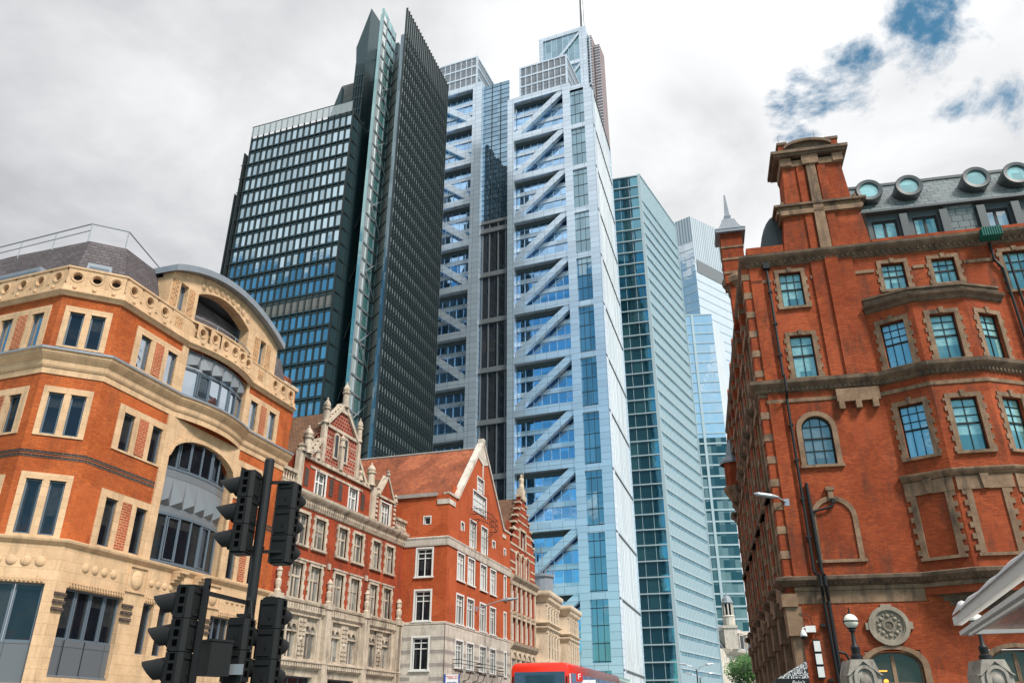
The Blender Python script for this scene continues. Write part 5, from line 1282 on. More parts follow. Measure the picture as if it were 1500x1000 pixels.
# ================================================================ bus
Bo=(2.72,41.2); BA=18.5
Bt=thing('red_bus',(Bo[0],Bo[1],0),'bright red city bus with a large dark windscreen, only its roof line in view','bus')
M['busred']=plain('bus red paint',(.78,.03,.012),.3,var=.03); M['gl_bus']=glass('bus glass',(.008,.02,.04),(.5,.7,1.),.05)
BL,BWD,BH=12.0,2.95,4.42
b=MB(Bo,BA)   # x = along the bus away from camera (near side face), y inward = left
prof=[(0,.35),(0,BH-.35),(.05,BH-.12),(.18,BH-.03),(.4,BH),(BWD-.4,BH),(BWD-.18,BH-.03),(BWD-.05,BH-.12),(BWD,BH-.35),(BWD,.35)]
def ringx(x,s=1,dz=0): return [(x,BWD/2+(y-BWD/2)*s,z+dz*(z/BH)) for y,z in prof]
secs=[(-.0,.93,-.12),(.06,.98,-.04),(.2,1,0),(BL-.2,1,0),(BL,.97,-.06)]
rr=[ringx(*q) for q in secs]
for p,q in zip(rr,rr[1:]):
    for i in range(len(p)): j=(i+1)%len(p); b.face([p[i],q[i],q[j],p[j]])
b.face(rr[0]); b.face(rr[-1][::-1]); b.build('body','busred',Bt,smooth_=True)
b=MB(Bo,BA); b.face([(-.012,.2,1.0),(-.012,BWD-.2,1.0),(-.045,BWD-.22,4.0),(-.045,.22,4.0)]); b.box(-.03,-.005,.1,.16,.9,3.8,1); b.box(-.03,-.005,BWD-.16,BWD-.1,.9,3.8,1); b.box(-.03,-.005,.2,BWD-.2,2.3,2.5,1)
b.build('windscreen',['gl_bus','black'],Bt)
b=MB(Bo,BA)
for i in range(8):
    b.box(.35+i*1.42,.35+i*1.42+1.32,-.012,.0,3.0,3.95); b.box(.35+i*1.42,.35+i*1.42+1.32,BWD,BWD+.012,3.0,3.95)
    b.box(.35+i*1.42,.35+i*1.42+1.32,-.012,.0,1.2,2.1)
b.build('side_window','gl_bus',Bt)
b=MB(Bo,BA); b.box(-.02,.08,-.05,.0,1.0,3.9); b.path([(.0,-.02,3.3),(-.35,-.12,3.2),(-.35,-.12,2.8)],.03); b.build('mirror_and_pillar','white',Bt)
for x in (2.6,9.2):
    for y in (.12,BWD-.12):
        b=MB(Bo,BA); b.tube((x,y-.13,.48),(x,y+.13,.48),.48,n=24); o=b.build('wheel','black',Bt)
# bus stop flag
fx,fy,fz=at(862,993,37); t=thing('bus_stop_sign',(fx,fy,0),'bus stop post with a red letter tile and a white panel bearing a red ring','sign')
M['red']=plain('sign red',(.6,.02,.015),.4,var=.02); M['bluep']=plain('sign blue',(.02,.06,.3),.4,var=.02); M['whitep']=plain('sign white',(.8,.8,.8),.4,var=.02)
m1=MB((fx,fy),95); m1.tube((.36,0,0),(.36,0,3.35),.04,n=8); m1.build('post','steel',t)
m1=MB((fx,fy),95); m1.box(-.3,.3,-.02,.02,2.72,3.42); m1.build('panel','whitep',t)
m1=MB((fx,fy),95); m1.arc(0,3.12,.12,.19,0,360,-.026,-.021,0,28); m1.box(-.24,.24,-.03,-.021,3.09,3.15); m1.build('ring_mark','red',t)
m1=MB((fx,fy),95); m1.box(-.52,-.24,-.05,-.025,3.36,3.72); m1.build('letter_tile','red',t)
text('F',(fx,fy),95,-.38,-.055,3.54,.32,'whitep',t)
# projecting shop sign on the gabled building
fx,fy,fz=at(662,993,46.2); t=thing('projecting_shop_sign',(fx,fy,fz),'small white projecting shop sign with red and blue lettering and a blue edge','sign')
m1=MB((fx,fy),100); m1.box(-.33,.36,-.04,.04,3.0,4.12,0); m1.box(-.43,-.33,-.05,.05,2.98,4.14,1); m1.box(.36,.42,-.05,.05,2.98,4.14,1); m1.build('sign_board',['whitep','bluep'],t)
m1=MB((fx,fy),100); m1.tube((-.4,0,4.0),(-.4,2.2,4.0),.03,n=6); m1.build('bracket','black',t)
text('TESCO',(fx,fy),100,.01,-.05,3.98,.21,'red',t); text('express',(fx,fy),100,.01,-.05,3.74,.17,'bluep',t)
# wall lamp on the gabled building
t=thing('arm_street_lamp',(*off(Ro,RA,4.8,0),8.3),'grey street lamp head on a long arm in front of the gabled building windows','street lamp')
m1=MB(Ro,RA); q0=(5.0,-.02,8.25); q1=(5.4,-1.5,8.75); m1.path([q0,q1],.035); m1.box(4.95,5.1,-.08,-.0,8.1,8.4); m1.build('arm','steel',t)
m1=MB(Ro,RA); q1=Vector(q1); e=Vector((.3,-1.1,.12)); m1.tube(tuple(q1),tuple(q1+e*.4),.05,.13,10); m1.tube(tuple(q1+e*.4),tuple(q1+e),.13,.04,10); m1.build('lamp_head','steel',t,smooth_=True)
# twin street lamps
for (px_,py_,Y,lab) in ((1020,975,100,'nearer grey double-headed street lamp in front of the pale glass tower'),(1025,988,118,'farther grey double-headed street lamp in front of the pale glass tower')):
    x,y,z=at(px_,py_,Y); t=thing('street_lamp',(x,y,0),lab,'street lamp','double-headed street lamps')
    m1=MB((x,y),90); m1.tube((0,0,0),(0,0,z-.3),.11,.06,10); m1.build('post','black',t)
    for s_ in (-1,1):
        m1=MB((x,y),90); m1.path([(0,0,z-.5),(s_*.5,0,z-.05),(s_*1.1,0,z+.15)],.045); m1.build('arm','steel',t)
        m1=MB((x,y),90); m1.tube((s_*1.05,0,z+.14),(s_*1.3,0,z+.2),.05,.12,8); m1.tube((s_*1.3,0,z+.2),(s_*2.0,0,z+.25),.12,.05,8); m1.build('lamp_head','steel',t)
# ================================================================ tree
t=thing('street_tree',(26.2,94,0),'leafy green street tree beside the far end of the red building','tree')
tr=MB((26.2,94),90); tr.tube((0,0,0),(.1,0,3.2),.32,.22,10); tips=[]
random.seed(3)
for i in range(9):
    a=i*2.4; p=(.1,0,2.6+i*.25); q=(math.cos(a)*(1.4+.5*random.random()),math.sin(a)*1.6,p[2]+2+1.5*random.random()); tr.tube(p,q,.11,.05,6); q2=(q[0]*1.5,q[1]*1.5,q[2]+1.2); tr.tube(q,q2,.05,.02,5); tips+=[q,q2]
tips+=[(0,0,8.2),(.6,.3,7.6),(-.8,0,7.4)]
tr.build('trunk','bark' if 'bark' in M else 'tileB',t)
def leafmat():
    m,b=newmat('leaf green'); n=noise(pos(),.9,3); lk(mixc(smooth(n,.4,.6),(.035,.10,.025),(.08,.20,.04)),b.inputs['Base Color']); b.inputs['Roughness'].default_value=.6
    return m
M['leaf']=leafmat()
lf=MB((26.2,94),90)
for k in range(7000):
    c=random.choice(tips); r=1.15*random.random()**.45; a=random.random()*6.283; e=random.uniform(-1,1); s_=math.sqrt(1-e*e)
    P=Vector((c[0]+r*s_*math.cos(a),c[1]+r*s_*math.sin(a),c[2]+r*e*.8)); u=Vector((random.gauss(0,1),random.gauss(0,1),random.gauss(0,1))).normalized(); v=u.orthogonal().normalized(); sz=random.uniform(.08,.17)
    lf.face([tuple(P-u*sz),tuple(P+v*sz*.6),tuple(P+u*sz),tuple(P-v*sz*.6)],0,[(0,0)]*4)
lf.build('crown','leaf',t)
# ================================================================ white domed building far down the street
Y=292; x0,_,zc=at(1062,944,Y); 
t=thing('domed_building',(x0,Y,0),'pale stone building with a mansard roof and a small domed lantern, far down the street','building')
Do=(x0,Y); DA=38
KS=292/135
class SB(MB):
    """local coordinates given at 1/KS size"""
    def W(s,p): return MB.W(s,(p[0]*KS,p[1]*KS,p[2]*KS))
mb=SB(Do,DA); W_=28
zt=at(1062,950,Y)[2]/KS
mb.wall(0,W_,0,zt,0,[(1.2+i*3,2.5+i*3,z,z+2.2) for i in range(9) for z in (zt-4,zt-7.6,zt-11) if z>0],.3); mb.box(-14,0,0,.3,0,zt); mb.sweep([(-14,0),(0,0)][:0] or [(0,0),(W_,0)],[(0,zt-.8),(.2,zt-.7),(.8,zt-.3),(.9,zt),(0,zt+.1)])
mb.fr(Do,DA-90+180-180); 
mb.fr(Do,DA+90); mb.wall(-16,0,0,zt,0,[(-2.5-i*3,-1.2-i*3,z,z+2.2) for i in range(4) for z in (zt-4,zt-7.6,zt-11) if z>0],.3); mb.sweep([(-16,0),(0,0)],[(0,zt-.8),(.2,zt-.7),(.8,zt-.3),(.9,zt),(0,zt+.1)])
mb.build('wall','stoneR',t)
mb=SB(Do,DA); 
mb.face([(0,.3,zt),(W_,.3,zt),(W_,3,zt+4.2),(0,3,zt+4.2)]); mb.fr(Do,DA+90); mb.face([(-16,.3,zt),(-.3,.3,zt),(-3,3,zt+4.2),(-16,3,zt+4.2)]); mb.fr(Do,DA); mb.box(2.5,W_,3,14,zt+1,zt+4.3)
mb.build('mansard_roof','lead',t)
mb=SB(Do,DA)
for i in range(9): mb.box(1.1+i*3,2.6+i*3,-.0+.5,2.6,zt+.3,zt+2.9); mb.prism([(1.0+i*3,zt+2.9),(2.7+i*3,zt+2.9),(1.85+i*3,zt+3.5)],.4,2.6)
mb.build('dormer','stoneR',t)
dk=SB(Do,DA)
for i in range(9): dk.box(1.3+i*3,2.4+i*3,.44,.5,zt+.6,zt+2.6); [dk.box(1.25+i*3,2.45+i*3,.2,.25,z,z+2.2) for z in (zt-4,zt-7.6,zt-11) if z>0]
dk.fr(Do,DA+90)
for i in range(4): [dk.box(-2.5-i*3,-1.2-i*3,.2,.25,z,z+2.2) for z in (zt-4,zt-7.6,zt-11) if z>0]
dk.build('window','gl_dark',t)
lx,ly,lz=at(1069,918,Y+2); _,_,ltop=at(1066,871,Y+2); lz/=KS; ltop/=KS
mb=SB((lx,ly),13); h=ltop-lz
mb.box(-1.0,1.0,-1.0,1.0,zt,lz+h*.0+.2); mb.box(-1.15,1.15,-1.15,1.15,lz-.2,lz+.2)
mb.lathe((0,0,0),[(.95,lz+.2),(.95,lz+h*.3),(1.05,lz+h*.32),(.9,lz+h*.36)],12)
for i in range(8): a=i*math.pi/4; mb.tube((.75*math.cos(a),.75*math.sin(a),lz+h*.36),(.75*math.cos(a),.75*math.sin(a),lz+h*.72),.13,n=6)
mb.lathe((0,0,0),[(.5,lz+h*.36),(.5,lz+h*.72)],8,1); mb.lathe((0,0,0),[(.95,lz+h*.72),(1.0,lz+h*.76),(.85,lz+h*.8),(.75,lz+h*.88),(.4,lz+h*.97),(.08,lz+h*1.0),(.05,lz+h*1.1),(0,lz+h*1.12)],14,2)
mb.build('lantern_tower',['stoneR','gl_dark','lead'],t)
# ================================================================ TOWERS
M['steelH']=panel('silver cladding',(.70,.80,.90),.24,.68,3.,1.6,.05,var=.15)
M['under']=plain('painted soffit shade',(.05,.07,.08),.6)
M['gl_H']=glass('tower office glass',(.015,.05,.09),(.50,.80,1.15),.72,pw=2.14,ph=2.6,pvar=.5,inner2=(.2,.25,.28),thr=.7)
M['gl_Hs']=glass('tower stair glass',(.03,.06,.075),(.55,.80,.95),.5,pw=2,ph=3.5,pvar=.5,inner2=(.10,.16,.18))
M['gl_At']=glass('atrium glass',(.03,.055,.08),(.5,.74,.95),.5,pw=4.2,ph=1.7,pvar=.3)
M['gl_Atd']=glass('atrium glass with dark reflection',(.025,.028,.034),(.6,.75,.9),.16,pw=4.2,ph=3.4,pvar=.6,inner2=(.05,.045,.04))  # a dark building's reflection is put into the colour of the lower atrium
M['frit']=glass('white fritted glass',(.74,.77,.79),(.93,.96,1.0),.22,rough=.16,pw=2.27,ph=14,pvar=.5,inner2=(.66,.70,.73),wob=0.0)
M['louv']=panel('rooftop louvre glass',(.26,.28,.31),.3,.5,1.9,2.9,.09)
M['dark']=plain('dark bronze metal',(.035,.045,.048),.4,.4)
Hc=(22.423,175.0); TA=112
Ht=thing('braced_glass_tower',(Hc[0],Hc[1],0),'tall silver framed glass skyscraper with diagonal braces, stepped top and mast','skyscraper')
Zb=[27+14*i for i in range(-2,11)]      # beam soffits
F=(Hc,TA)
# right braced frame
def frame(x0,x1,cw0,cw1,zs,top,slope_,ytag=0):
    """columns outside x0..x1, beams at soffits zs, one brace per bay"""
    c=MB(*F); c.box(x0-cw0,x0,0,1.8,0,top); c.build('column','steelH',Ht)
    c=MB(*F); c.box(x1,x1+cw1,0,1.8,0,top); c.build('column','steelH',Ht)
    for z in zs:
        b=MB(*F); b.box(x0,x1,.05,1.8,z,z+1.9); b.build('beam','steelH',Ht)
    for z0,z1 in zip(zs,zs[1:]):
        b=MB(*F); w_=1.15
        lo,hi=(x0,x1) if slope_>0 else (x1,x0)
        d=1 if hi>lo else -1
        b.prism([(lo,z0+1.9),(lo+d*1.5,z0+1.9),(hi,z1-1.15),(hi,z1),(hi-d*1.5,z1),(lo,z0+3.05)][::(1 if d>0 else -1)],.25,1.5); b.build('brace','steelH',Ht)
    sp=MB(*F)
    n=7
    for z0,z1 in zip(zs,zs[1:]+[zs[-1]+0]):
        if z1<=z0: continue
        h=(z1-z0-1.9)
        for k in range(3):
            a=z0+1.9+h*k/3; 
            sp.box(x0,x1,2.0,2.4,a-.25,a+.95)
            g=MB(*F); g.face([(x0,2.35,a+.95),(x1,2.35,a+.95),(x1,2.35,a+h/3-.3),(x0,2.35,a+h/3-.3)]); g.build('window_band','gl_H',Ht)
        for i in range(n+1): x=x0+(x1-x0)*i/n; sp.box(x-.07,x+.07,2.15,2.4,z0+1.9,z1)
    sp.build('spandrel','steelH',Ht)
    for z in zs: so=MB(*F); so.box(x0,x1,1.75,2.36,z-.9,z-.03); so.build('soffit','under',Ht)  # dark strips stand for the shade below each beam
frame(-23.6,-8.6,2.0,2.2,Zb,168.8,1)
frame(-52,-37,2.0,3.0,[z-3.8 for z in Zb]+[177.2],179.2,-1)
# glazed stair strip and corner column
m1=MB(*F); m1.face([(-6.4,.5,0),(-2.4,.5,0),(-2.4,.5,166.2),(-6.4,.5,166.2)]); m1.build('stair_glazing','gl_Hs',Ht)
m1=MB(*F)
z=3.
while z<166: m1.box(-6.4,-2.4,.42,.5,z,z+.16); z+=3.5
for x in (-5.1,-3.7): m1.box(x-.05,x+.05,.44,.5,0,166)
m1.build('transom','dark',Ht)
for z in Zb: m1=MB(*F); m1.box(-6.4,-2.4,.0,.6,z-1.2,z+.3); m1.build('strip_band','steelH',Ht)
m1=MB(*F); m1.box(-2.4,0,0,2.4,0,166.4); m1.box(-6.4,-2.4,.1,2.4,165.8,166.6); m1.build('column','steelH',Ht)
# atrium
m1=MB(*F); m1.face([(-34,1.5,128),(-25.6,1.5,128),(-25.6,1.5,178),(-34,1.5,178)]); m1.build('atrium_glazing','gl_At',Ht)
m1=MB(*F); m1.face([(-34,1.5,0),(-25.6,1.5,0),(-25.6,1.5,128),(-34,1.5,128)]); m1.box(-34,-25.6,1.6,12,0,177.5,1); m1.build('atrium_glazing','gl_Atd',Ht) if 0 else None
m2=MB(*F); m2.face([(-34,1.5,0),(-25.6,1.5,0),(-25.6,1.5,128),(-34,1.5,128)]); m2.build('atrium_glazing','gl_Atd',Ht)
m1=MB(*F)
z=129
while z<178: m1.box(-34,-25.6,1.42,1.5,z,z+.12); z+=1.7
for x in (-31.2,-28.4): m1.box(x-.1,x+.1,1.35,1.5,128,178)
m1.build('transom','dark',Ht)
m1=MB(*F)
for z in Zb: 
    if z<128: m1.box(-34,-25.6,.9,1.5,z-.5,z+.8)
for x in (-33.4,-31.4,-28.8,-26.6): m1.box(x-.12,x+.12,1.2,1.5,0,128)
m1.box(-34,-25.6,1,1.6,127.5,128.4)
m1.build('atrium_beam','bronze' if 0 else 'steelD',Ht) if 0 else None
M['steelD']=plain('weathered steel',(.20,.21,.22),.4,.4); m1.build('atrium_beam','steelD',Ht)
# white flank
WA=16.5
m1=MB(Hc,WA); m1.face([(0,0,0),(29.5,0,0),(29.5,0,165.4),(0,0,165.4)],0,None); m1.build('flank_glazing','frit',Ht)
m1=MB(Hc,WA)
for i in range(1,13): x=29.5*i/13; m1.box(x-.09,x+.09,-.06,.0,0,165.4)
M['greyfin']=plain('mid grey joint',(.36,.39,.42),.5)
m1.build('fin','greyfin',Ht)
m1=MB(Hc,WA)
for z in Zb: m1.box(.3,29.5,-.18,.0,z-1.3,z-.9)
m1.box(-.1,29.6,-.2,.4,165.2,165.9)
m1.build('flank_band','dark',Ht)
m1=MB(Hc,WA); m1.box(0,.5,-.08,0,0,165.4); m1.box(29.0,29.5,-.3,0,0,165.4); m1.build('flank_trim','steelH',Ht)
# body behind
m1=MB(*F); m1.box(-54,-3.6,2.6,24,0,165); m1.box(-54,-34.2,3.55,22,160,178); m1.build('rear_block','steelD',Ht)
# stepped screens
def screen(x0,x1,y0,y1,z0,z1,rows,n,name='roof_screen'):
    m1=MB(*F); m1.box(x0,x1,y0,y1,z0,z1,0); h=(z1-z0)/rows
    for i in range(rows+1): m1.box(x0-.15,x1+.15,y0-.15,y1,z0+h*i-.3,z0+h*i+.3,1)
    for i in range(n+1): x=x0+(x1-x0)*i/n; m1.box(x-.12,x+.12,y0-.1,y0,z0,z1,1)
    m1.box(x1-.3,x1+.2,y0-.2,y0+.4,z0,z1+.3,1); m1.box(x0-.2,x0+.3,y0-.2,y0+.4,z0,z1+.3,1)
    m1.build(name,['louv','steelH'],Ht)
screen(-21.9,-7.3,.8,24,169.2,180.4,3,8); screen(-51,-36.2,.8,22,179.4,190.6,3,8)
m1=MB(*F); 
for i in range(12): m1.box(-7.1,-7.05,2+i*1.8,2.06+i*1.8,169,180.5)
for x in (-20,-14,-9): m1.tube((x,2,180),(x,2,182),.06,n=4)
m1.build('roof_rail','steelH',Ht)
# core tower, set back
k=0
yb=26.0
def cz(x,z): return z
cor=MB(*F)
# plan position found from the sight lines: same bearing, 26 m farther
def backpt(px_,py_,ex):
    u=(px_-750)/1180; v=(500-py_)/1180; p=R(25.5); dy_=math.cos(p)-v*math.sin(p); a=u/dy_; e=(math.sin(p)+v*math.cos(p))/dy_
    n=MB(*F); t=n.t; ox=Hc[0]-t[1]*ex; oy=Hc[1]+t[0]*ex
    k=(a*oy-ox)/(t[0]-a*t[1]); Y=oy+t[1]*k; return k,e*Y+1.65
(xa,za),(xb,zb_),(xm,zm)=backpt(791,60,26),backpt(857,42,26),backpt(852,0,26)
zc=(za+zb_)/2
cor.box(xa,xb,26,38,150,zc,0); W_=xb-xa
for z in (zc,zc-14,zc-28): cor.box(xa-.2,xb,25.6,26,z-1,z+.6,1)
cor.box(xa-.3,xa+1.2,25.5,26.4,150,zc+.4,1); cor.box(xb-2.2,xb+.2,25.5,27,150,zc+.6,1)
for i in range(1,8): x=xa+W_*i/8; cor.box(x-.07,x+.07,25.85,26,150,zc,1)
for z1 in (zc-1,zc-15): 
    cor.prism([(xa+3,z1-13),(xa+4.6,z1-13),(xb-2,z1-1.2),(xb-2,z1)],25.5,25.9,1) 
cor.build('lift_core',['gl_Hs','steelH'],Ht)
ma=MB(*F); ma.tube((xb-1.2,27,zc),(xb-1.2,27,zc+46),.75,.3,12); ma.tube((xb-1.2,27,zc+46),(xb-1.2,27,zc+60),.2,.1,8); ma.build('mast','steelD',Ht,smooth_=True)
ri=MB(*F); ri.box(xb+.2,xb+1.5,28,34,140,zc-2,0); ri.box(xb+1.7,xb+3.6,30,36,140,zc-5,0)
for i in range(34):
    z=zc-3-i*1.25; ri.box(xb+.1,xb+1.6,27.9,28.1,z,z+.25,1); ri.box(xb+1.6,xb+3.7,29.9,30.1,z-3,z-2.75,1)
for x in (xb+.7,): ri.box(x,x+.2,27.85,28,140,zc-2,1)
M['pinkl']=panel('pinkish louvres',(.42,.30,.30),.5,.2,.5,1.25,.12,jc=(.10,.09,.09))
ri.build('service_riser',['pinkl','steelH'],Ht)
cr=MB(*F)
for x in range(3): cr.tube((xa+5+x*3,28,zc),(xa+5+x*3,28,zc+2.4),.06,n=4); cr.tube((xa+3+x*3,28,zc+2.4),(xa+6+x*3,28,zc+2.4),.05,n=4)
cr.build('roof_rail','steelD',Ht)
# entrance canopy at the foot of the white tower
x,y,z=at(925,990,130); t=thing('glass_entrance_canopy',(x,y,0),'pale green glass canopy above the street at the foot of the white glass tower','canopy')
m1=MB((x-3,y),17); m1.prism([(0,z-.2),(16,z-.2),(16,z),(0,z)],0,6)
for i in range(17): m1.box(i,i+.12,-.1,6,z,z+.3)
for i in range(4): m1.tube((i*5+.5,3,0),(i*5+.5,3,z),.15,n=8)
M['gl_gr']=plain('green glass',(.30,.42,.38),.2); m1.build('canopy_frame','gl_gr',t)
# ---------------------------------------------------------------- dark tower
M['gl_Dk']=glass('dark tower glass',(.018,.03,.036),(.55,.72,.8),.3,pw=1.3,ph=3.9,pvar=.5,inner2=(.08,.10,.10))
M['gl_V']=glass('blue window glass',(.03,.07,.09),(.70,.90,1.0),.70,pw=1.65,ph=4.05,pvar=.3)
M['gl_G']=glass('teal spine glass',(.06,.17,.17),(.65,.9,.92),.4,pw=1.5,ph=3.9,pvar=.7,inner2=(.16,.28,.27),thr=.5)
M['dkteal']=plain('dark teal metal',(.034,.066,.078),.35,.3)
M['conc']=panel('grey concrete panels',(.17,.165,.155),.7,0,6,3.9,.08)
M['gl_clear']=None
m,b=newmat('pale crown glass'); b.inputs['Base Color'].default_value=(.45,.5,.52,1); b.inputs['Roughness'].default_value=.1; b.inputs['Alpha'].default_value=.45; M['gl_clear']=m
def ptv(px_,Y):   # plan point on bearing of a vertical seen at (px, y=18..) ; helper using a chosen image height
    return None
Dc=(at(595,18,150)[0],150.0); DA2=17.0
Dt=thing('dark_fin_tower',(Dc[0],Dc[1],0),'dark glass skyscraper of sharp slabs with a lit glass spine and blue windowed lower block','skyscraper')
L=28.6; H=168
m1=MB(Dc,DA2); m1.plan([(0,0),(L,0),(L,.9),(0,.9)],0,H-9,0); m1.build('slab','gl_Dk',Dt)
m1=MB(Dc,DA2)
for i in range(24):
    x=L*i/23; m1.box(x-.07,x+.07,-.55,.0,0,H)
m1.box(0,L,-.2,0,H-.3,H); m1.build('fin','dark',Dt)
m1=MB(Dc,DA2)
z=3.9
while z<H-8: m1.box(0,L,-.18,0,z-.55,z); m1.box(0,L,-.32,-.18,z-1.6,z-1.5); z+=3.9
m1.build('floor_band','dkteal',Dt)
# bright flecks: white highlights put in as pale plates between the fins
m1=MB(Dc,DA2)
z=3.9
while z<H-10:
    for i in range(23): x=L*(i+.5)/23; m1.box(x-.16,x+.22,-.24,-.19,z+.25,z+1.5)
    z+=3.9
M['fleck']=plain('pale highlight fleck',(.42,.50,.50),.25,.3); m1.build('highlight_fleck','fleck',Dt)
m1=MB(Dc,DA2); m1.box(0,L,-.12,-.08,H-9,H-.3); m1.build('crown_screen','gl_clear',Dt)
m1=MB(Dc,DA2); m1.box(L-.05,L+.25,-.5,5,0,H); 
z=0
while z<H: m1.box(L+.25,L+.5,-.3,.4,z,z+.5); z+=3.9
m1.build('edge_ladder','steelD',Dt)
# glass spine: face parallel to the slab, its foot left of it
gc=at(563,12,150); Gc=(gc[0]-.0,150.0); Gz=gc[2]
spw=7.2
m1=MB(Gc,DA2); m1.plan([(0,0),(spw,0),(spw,.8),(0,.8)],0,Gz-2,0); m1.prism([(0,Gz-2),(spw,Gz-2),(spw,Gz-1.6),(0,Gz)],0,.5,0); m1.build('spine','gl_G',Dt)
m1=MB(Gc,DA2); 
z=0
while z<Gz-2: m1.box(0,spw,-.25,.0,z-.2,z+.2); z+=3.9
for x in (0,1.9,2.3,5.0,spw): m1.box(x-.09,x+.09,-.2,0,0,Gz-1.5)
z=6
while z<Gz-12:
    m1.tube((1.9,-.4,z),(spw+1.2,-1.6,z+6.5),.13,n=6); m1.tube((1.9,-.4,z),(spw,-.5,z-5.5),.16,n=6); z+=17
m1.build('spine_frame','steelS' if 0 else 'steel',Dt)
M['whiteg']=glass('white lit glass',(.45,.5,.5),(.95,1,1),.5,pw=1.9,ph=3.9,pvar=.3)
m1=MB(Gc,DA2); m1.face([(0.1,-.02,0),(1.9,-.02,0),(1.9,-.02,Gz-2.2),(.1,-.02,Gz-2.2)]); m1.build('spine_edge_glass','whiteg',Dt)
# concrete core between spine and slab
e1=MB(Gc,DA2).W((spw,0,0)); d1=MB(Dc,DA2).W((1.2,.2,0))
a=(e1[0],e1[1]); b_=(d1[0],d1[1]); 
m1=MB((0,0),90); 
q=MB(Dc,DA2).W((1.2,14,0)); q2=MB(Gc,DA2).W((spw,14,0))
m1.face([(a[0],a[1],0),(b_[0],b_[1],0),(b_[0],b_[1],155),(a[0],a[1],155)],0,[(0,0),(6,0),(6,155),(0,155)]); 0
z=0
while z<155: 
    m1.tube((a[0],a[1]-.1,z),(b_[0],b_[1]-.1,z),.12,n=4,m=1); z+=3.9
m1.build('core_wall',['conc','dark'],Dt)
# dark blade left of the spine with slanting top
vo=at(488,435,150); 
Vc=(vo[0],150.0); VA=110
b1_=at(522,70,160);b2_=at(543,13,160);b3_=at(541,46,160);b4_=at(527,170,160)
# blade lies in a plane facing the street, 10 m behind the block
o=(b2_[0],160.0)
def onplane(px_,py_,o,az):
    u=(px_-750)/1180; v=(500-py_)/1180; p=R(25.5); dy_=math.cos(p)-v*math.sin(p); a=u/dy_; e=(math.sin(p)+v*math.cos(p))/dy_
    t=(math.sin(R(az)),math.cos(R(az))); k=(a*o[1]-o[0])/(t[0]-a*t[1]); return k,e*(o[1]+t[1]*k)+1.65
pl=[onplane(x,y,o,VA) for x,y in ((514,170),(522,70),(543,13),(541,50))]
x0,x1=pl[0][0],pl[2][0]+.3
m1=MB(o,VA); m1.prism([(x0,0),(x1,0),(x1,pl[2][1]-3),(x1,pl[2][1]),(pl[1][0],pl[1][1]),(x0,pl[1][1]-8)],0,9,0); m1.build('blade','dkteal',Dt)
m1=MB(o,VA); 
for i in range(5): x=x0+(x1-x0)*i/4; m1.box(x-.06,x+.06,-.3,0,0,pl[1][1]-6)
z=3.9
while z<pl[1][1]-6: m1.box(x0,x1,-.12,0,z-.9,z); z+=3.9
m1.build('fin','dkteal',Dt)
rx=onplane(552,49,o,VA)
m1=MB(o,VA); m1.box(x1,x1+7,4,6,0,rx[1]-1); 
z=0
while z<rx[1]-4: m1.box(x1,x1+7,3.9,4,z,z+.25,1); z+=7.8
m1.build('recess_wall',['dkteal','dark'],Dt)
# blue windowed block
F2=(Vc,VA); VH=137.0
m1=MB(*F2); m1.plan([(-28.6,0),(0,0),(0,10),(-28.6,10)],0,VH-3.2,0); m1.build('block','dkteal',Dt)
m1=MB(*F2); cols=17; cw=28.6/cols
fz=[VH-3.2-4.05*(i+1) for i in range(33)]
for i,z in enumerate(fz):
    if z<0: break
    if i==12: continue
    for c in range(cols):
        x=-28.6+cw*c; 
        if i%1==0: P_=[(x+.24,-.03,z+.5),(x+1.46,-.03,z+.5),(x+1.46,-.03,z+3.3),(x+.24,-.03,z+3.3)]
        if 13<=i<=18: q=MB(*F2); q.face(P_); q.build('window_glass','gl_V',Dt)
        else: m1.face(P_)
m1.build('upper_window_glass','gl_V',Dt)['kind']='stuff'
m1=MB(*F2)
for c in range(cols+1): x=-28.6+cw*c; m1.box(x-.06,x+.06,-.42,-.0,0,VH)
m1.box(-28.6,.0,-.7,-.6,VH-.15,VH)
m1.build('fin','dark',Dt)
m1=MB(*F2)
for z in fz: m1.box(-28.6,0,-.35,-.02,z-.1,z+.15); m1.box(-28.6,0,-.15,-.02,z+3.2,z+3.5)
m1.build('floor_band','dkteal',Dt)
m1=MB(*F2); m1.box(-28.6,0,-.05,-.02,fz[12]+.2,fz[12]+3.9); m1.build('plant_band','conc',Dt)
m1=MB(*F2); m1.box(-28.6,0,-.62,-.58,VH-3.2,VH-.15); m1.build('crown_screen','gl_clear',Dt)
m1=MB(*F2); m1.box(-29.6,-29.4,-.9,2,0,VH-8); m1.box(-30.4,-30.2,-.9,2,0,VH-20)
z=0
while z<VH-9: m1.box(-30.3,-28.6,-.5,-.3,z,z+.15); z+=4.05
m1.build('side_ladder','dark',Dt)
# right return of the block
sc=MB(*F2).W((0,0,0)); m1=MB((sc[0],sc[1]),DA2); m1.face([(0,-.02,0),(10.5,-.02,0),(10.5,-.02,VH-3.5),(0,-.02,VH-3.5)]); m1.build('return_glazing','gl_Dk3' if 0 else 'gl_Dt',Dt) if 0 else None
M['gl_Dt']=glass('deep teal glass',(.012,.035,.035),(.4,.62,.6),.14,pw=2.6,ph=4.05,pvar=.5,inner2=(.03,.08,.075)); m1.build('return_glazing','gl_Dt',Dt)
m1=MB((sc[0],sc[1]),DA2)
for z in fz: m1.box(0,10.5,-.2,-.02,z-.15,z+.25)
for x in (0,2.6,5.2,7.9,10.5): m1.box(x-.08,x+.08,-.25,-.02,0,VH-2)
z=20
while z<VH-20: m1.path([(5.2,-.5,z),(10.2,-.5,z+12)],.14,6); z+=14
m1.box(0,10.5,-.3,.3,VH-3.8,VH-3.0)
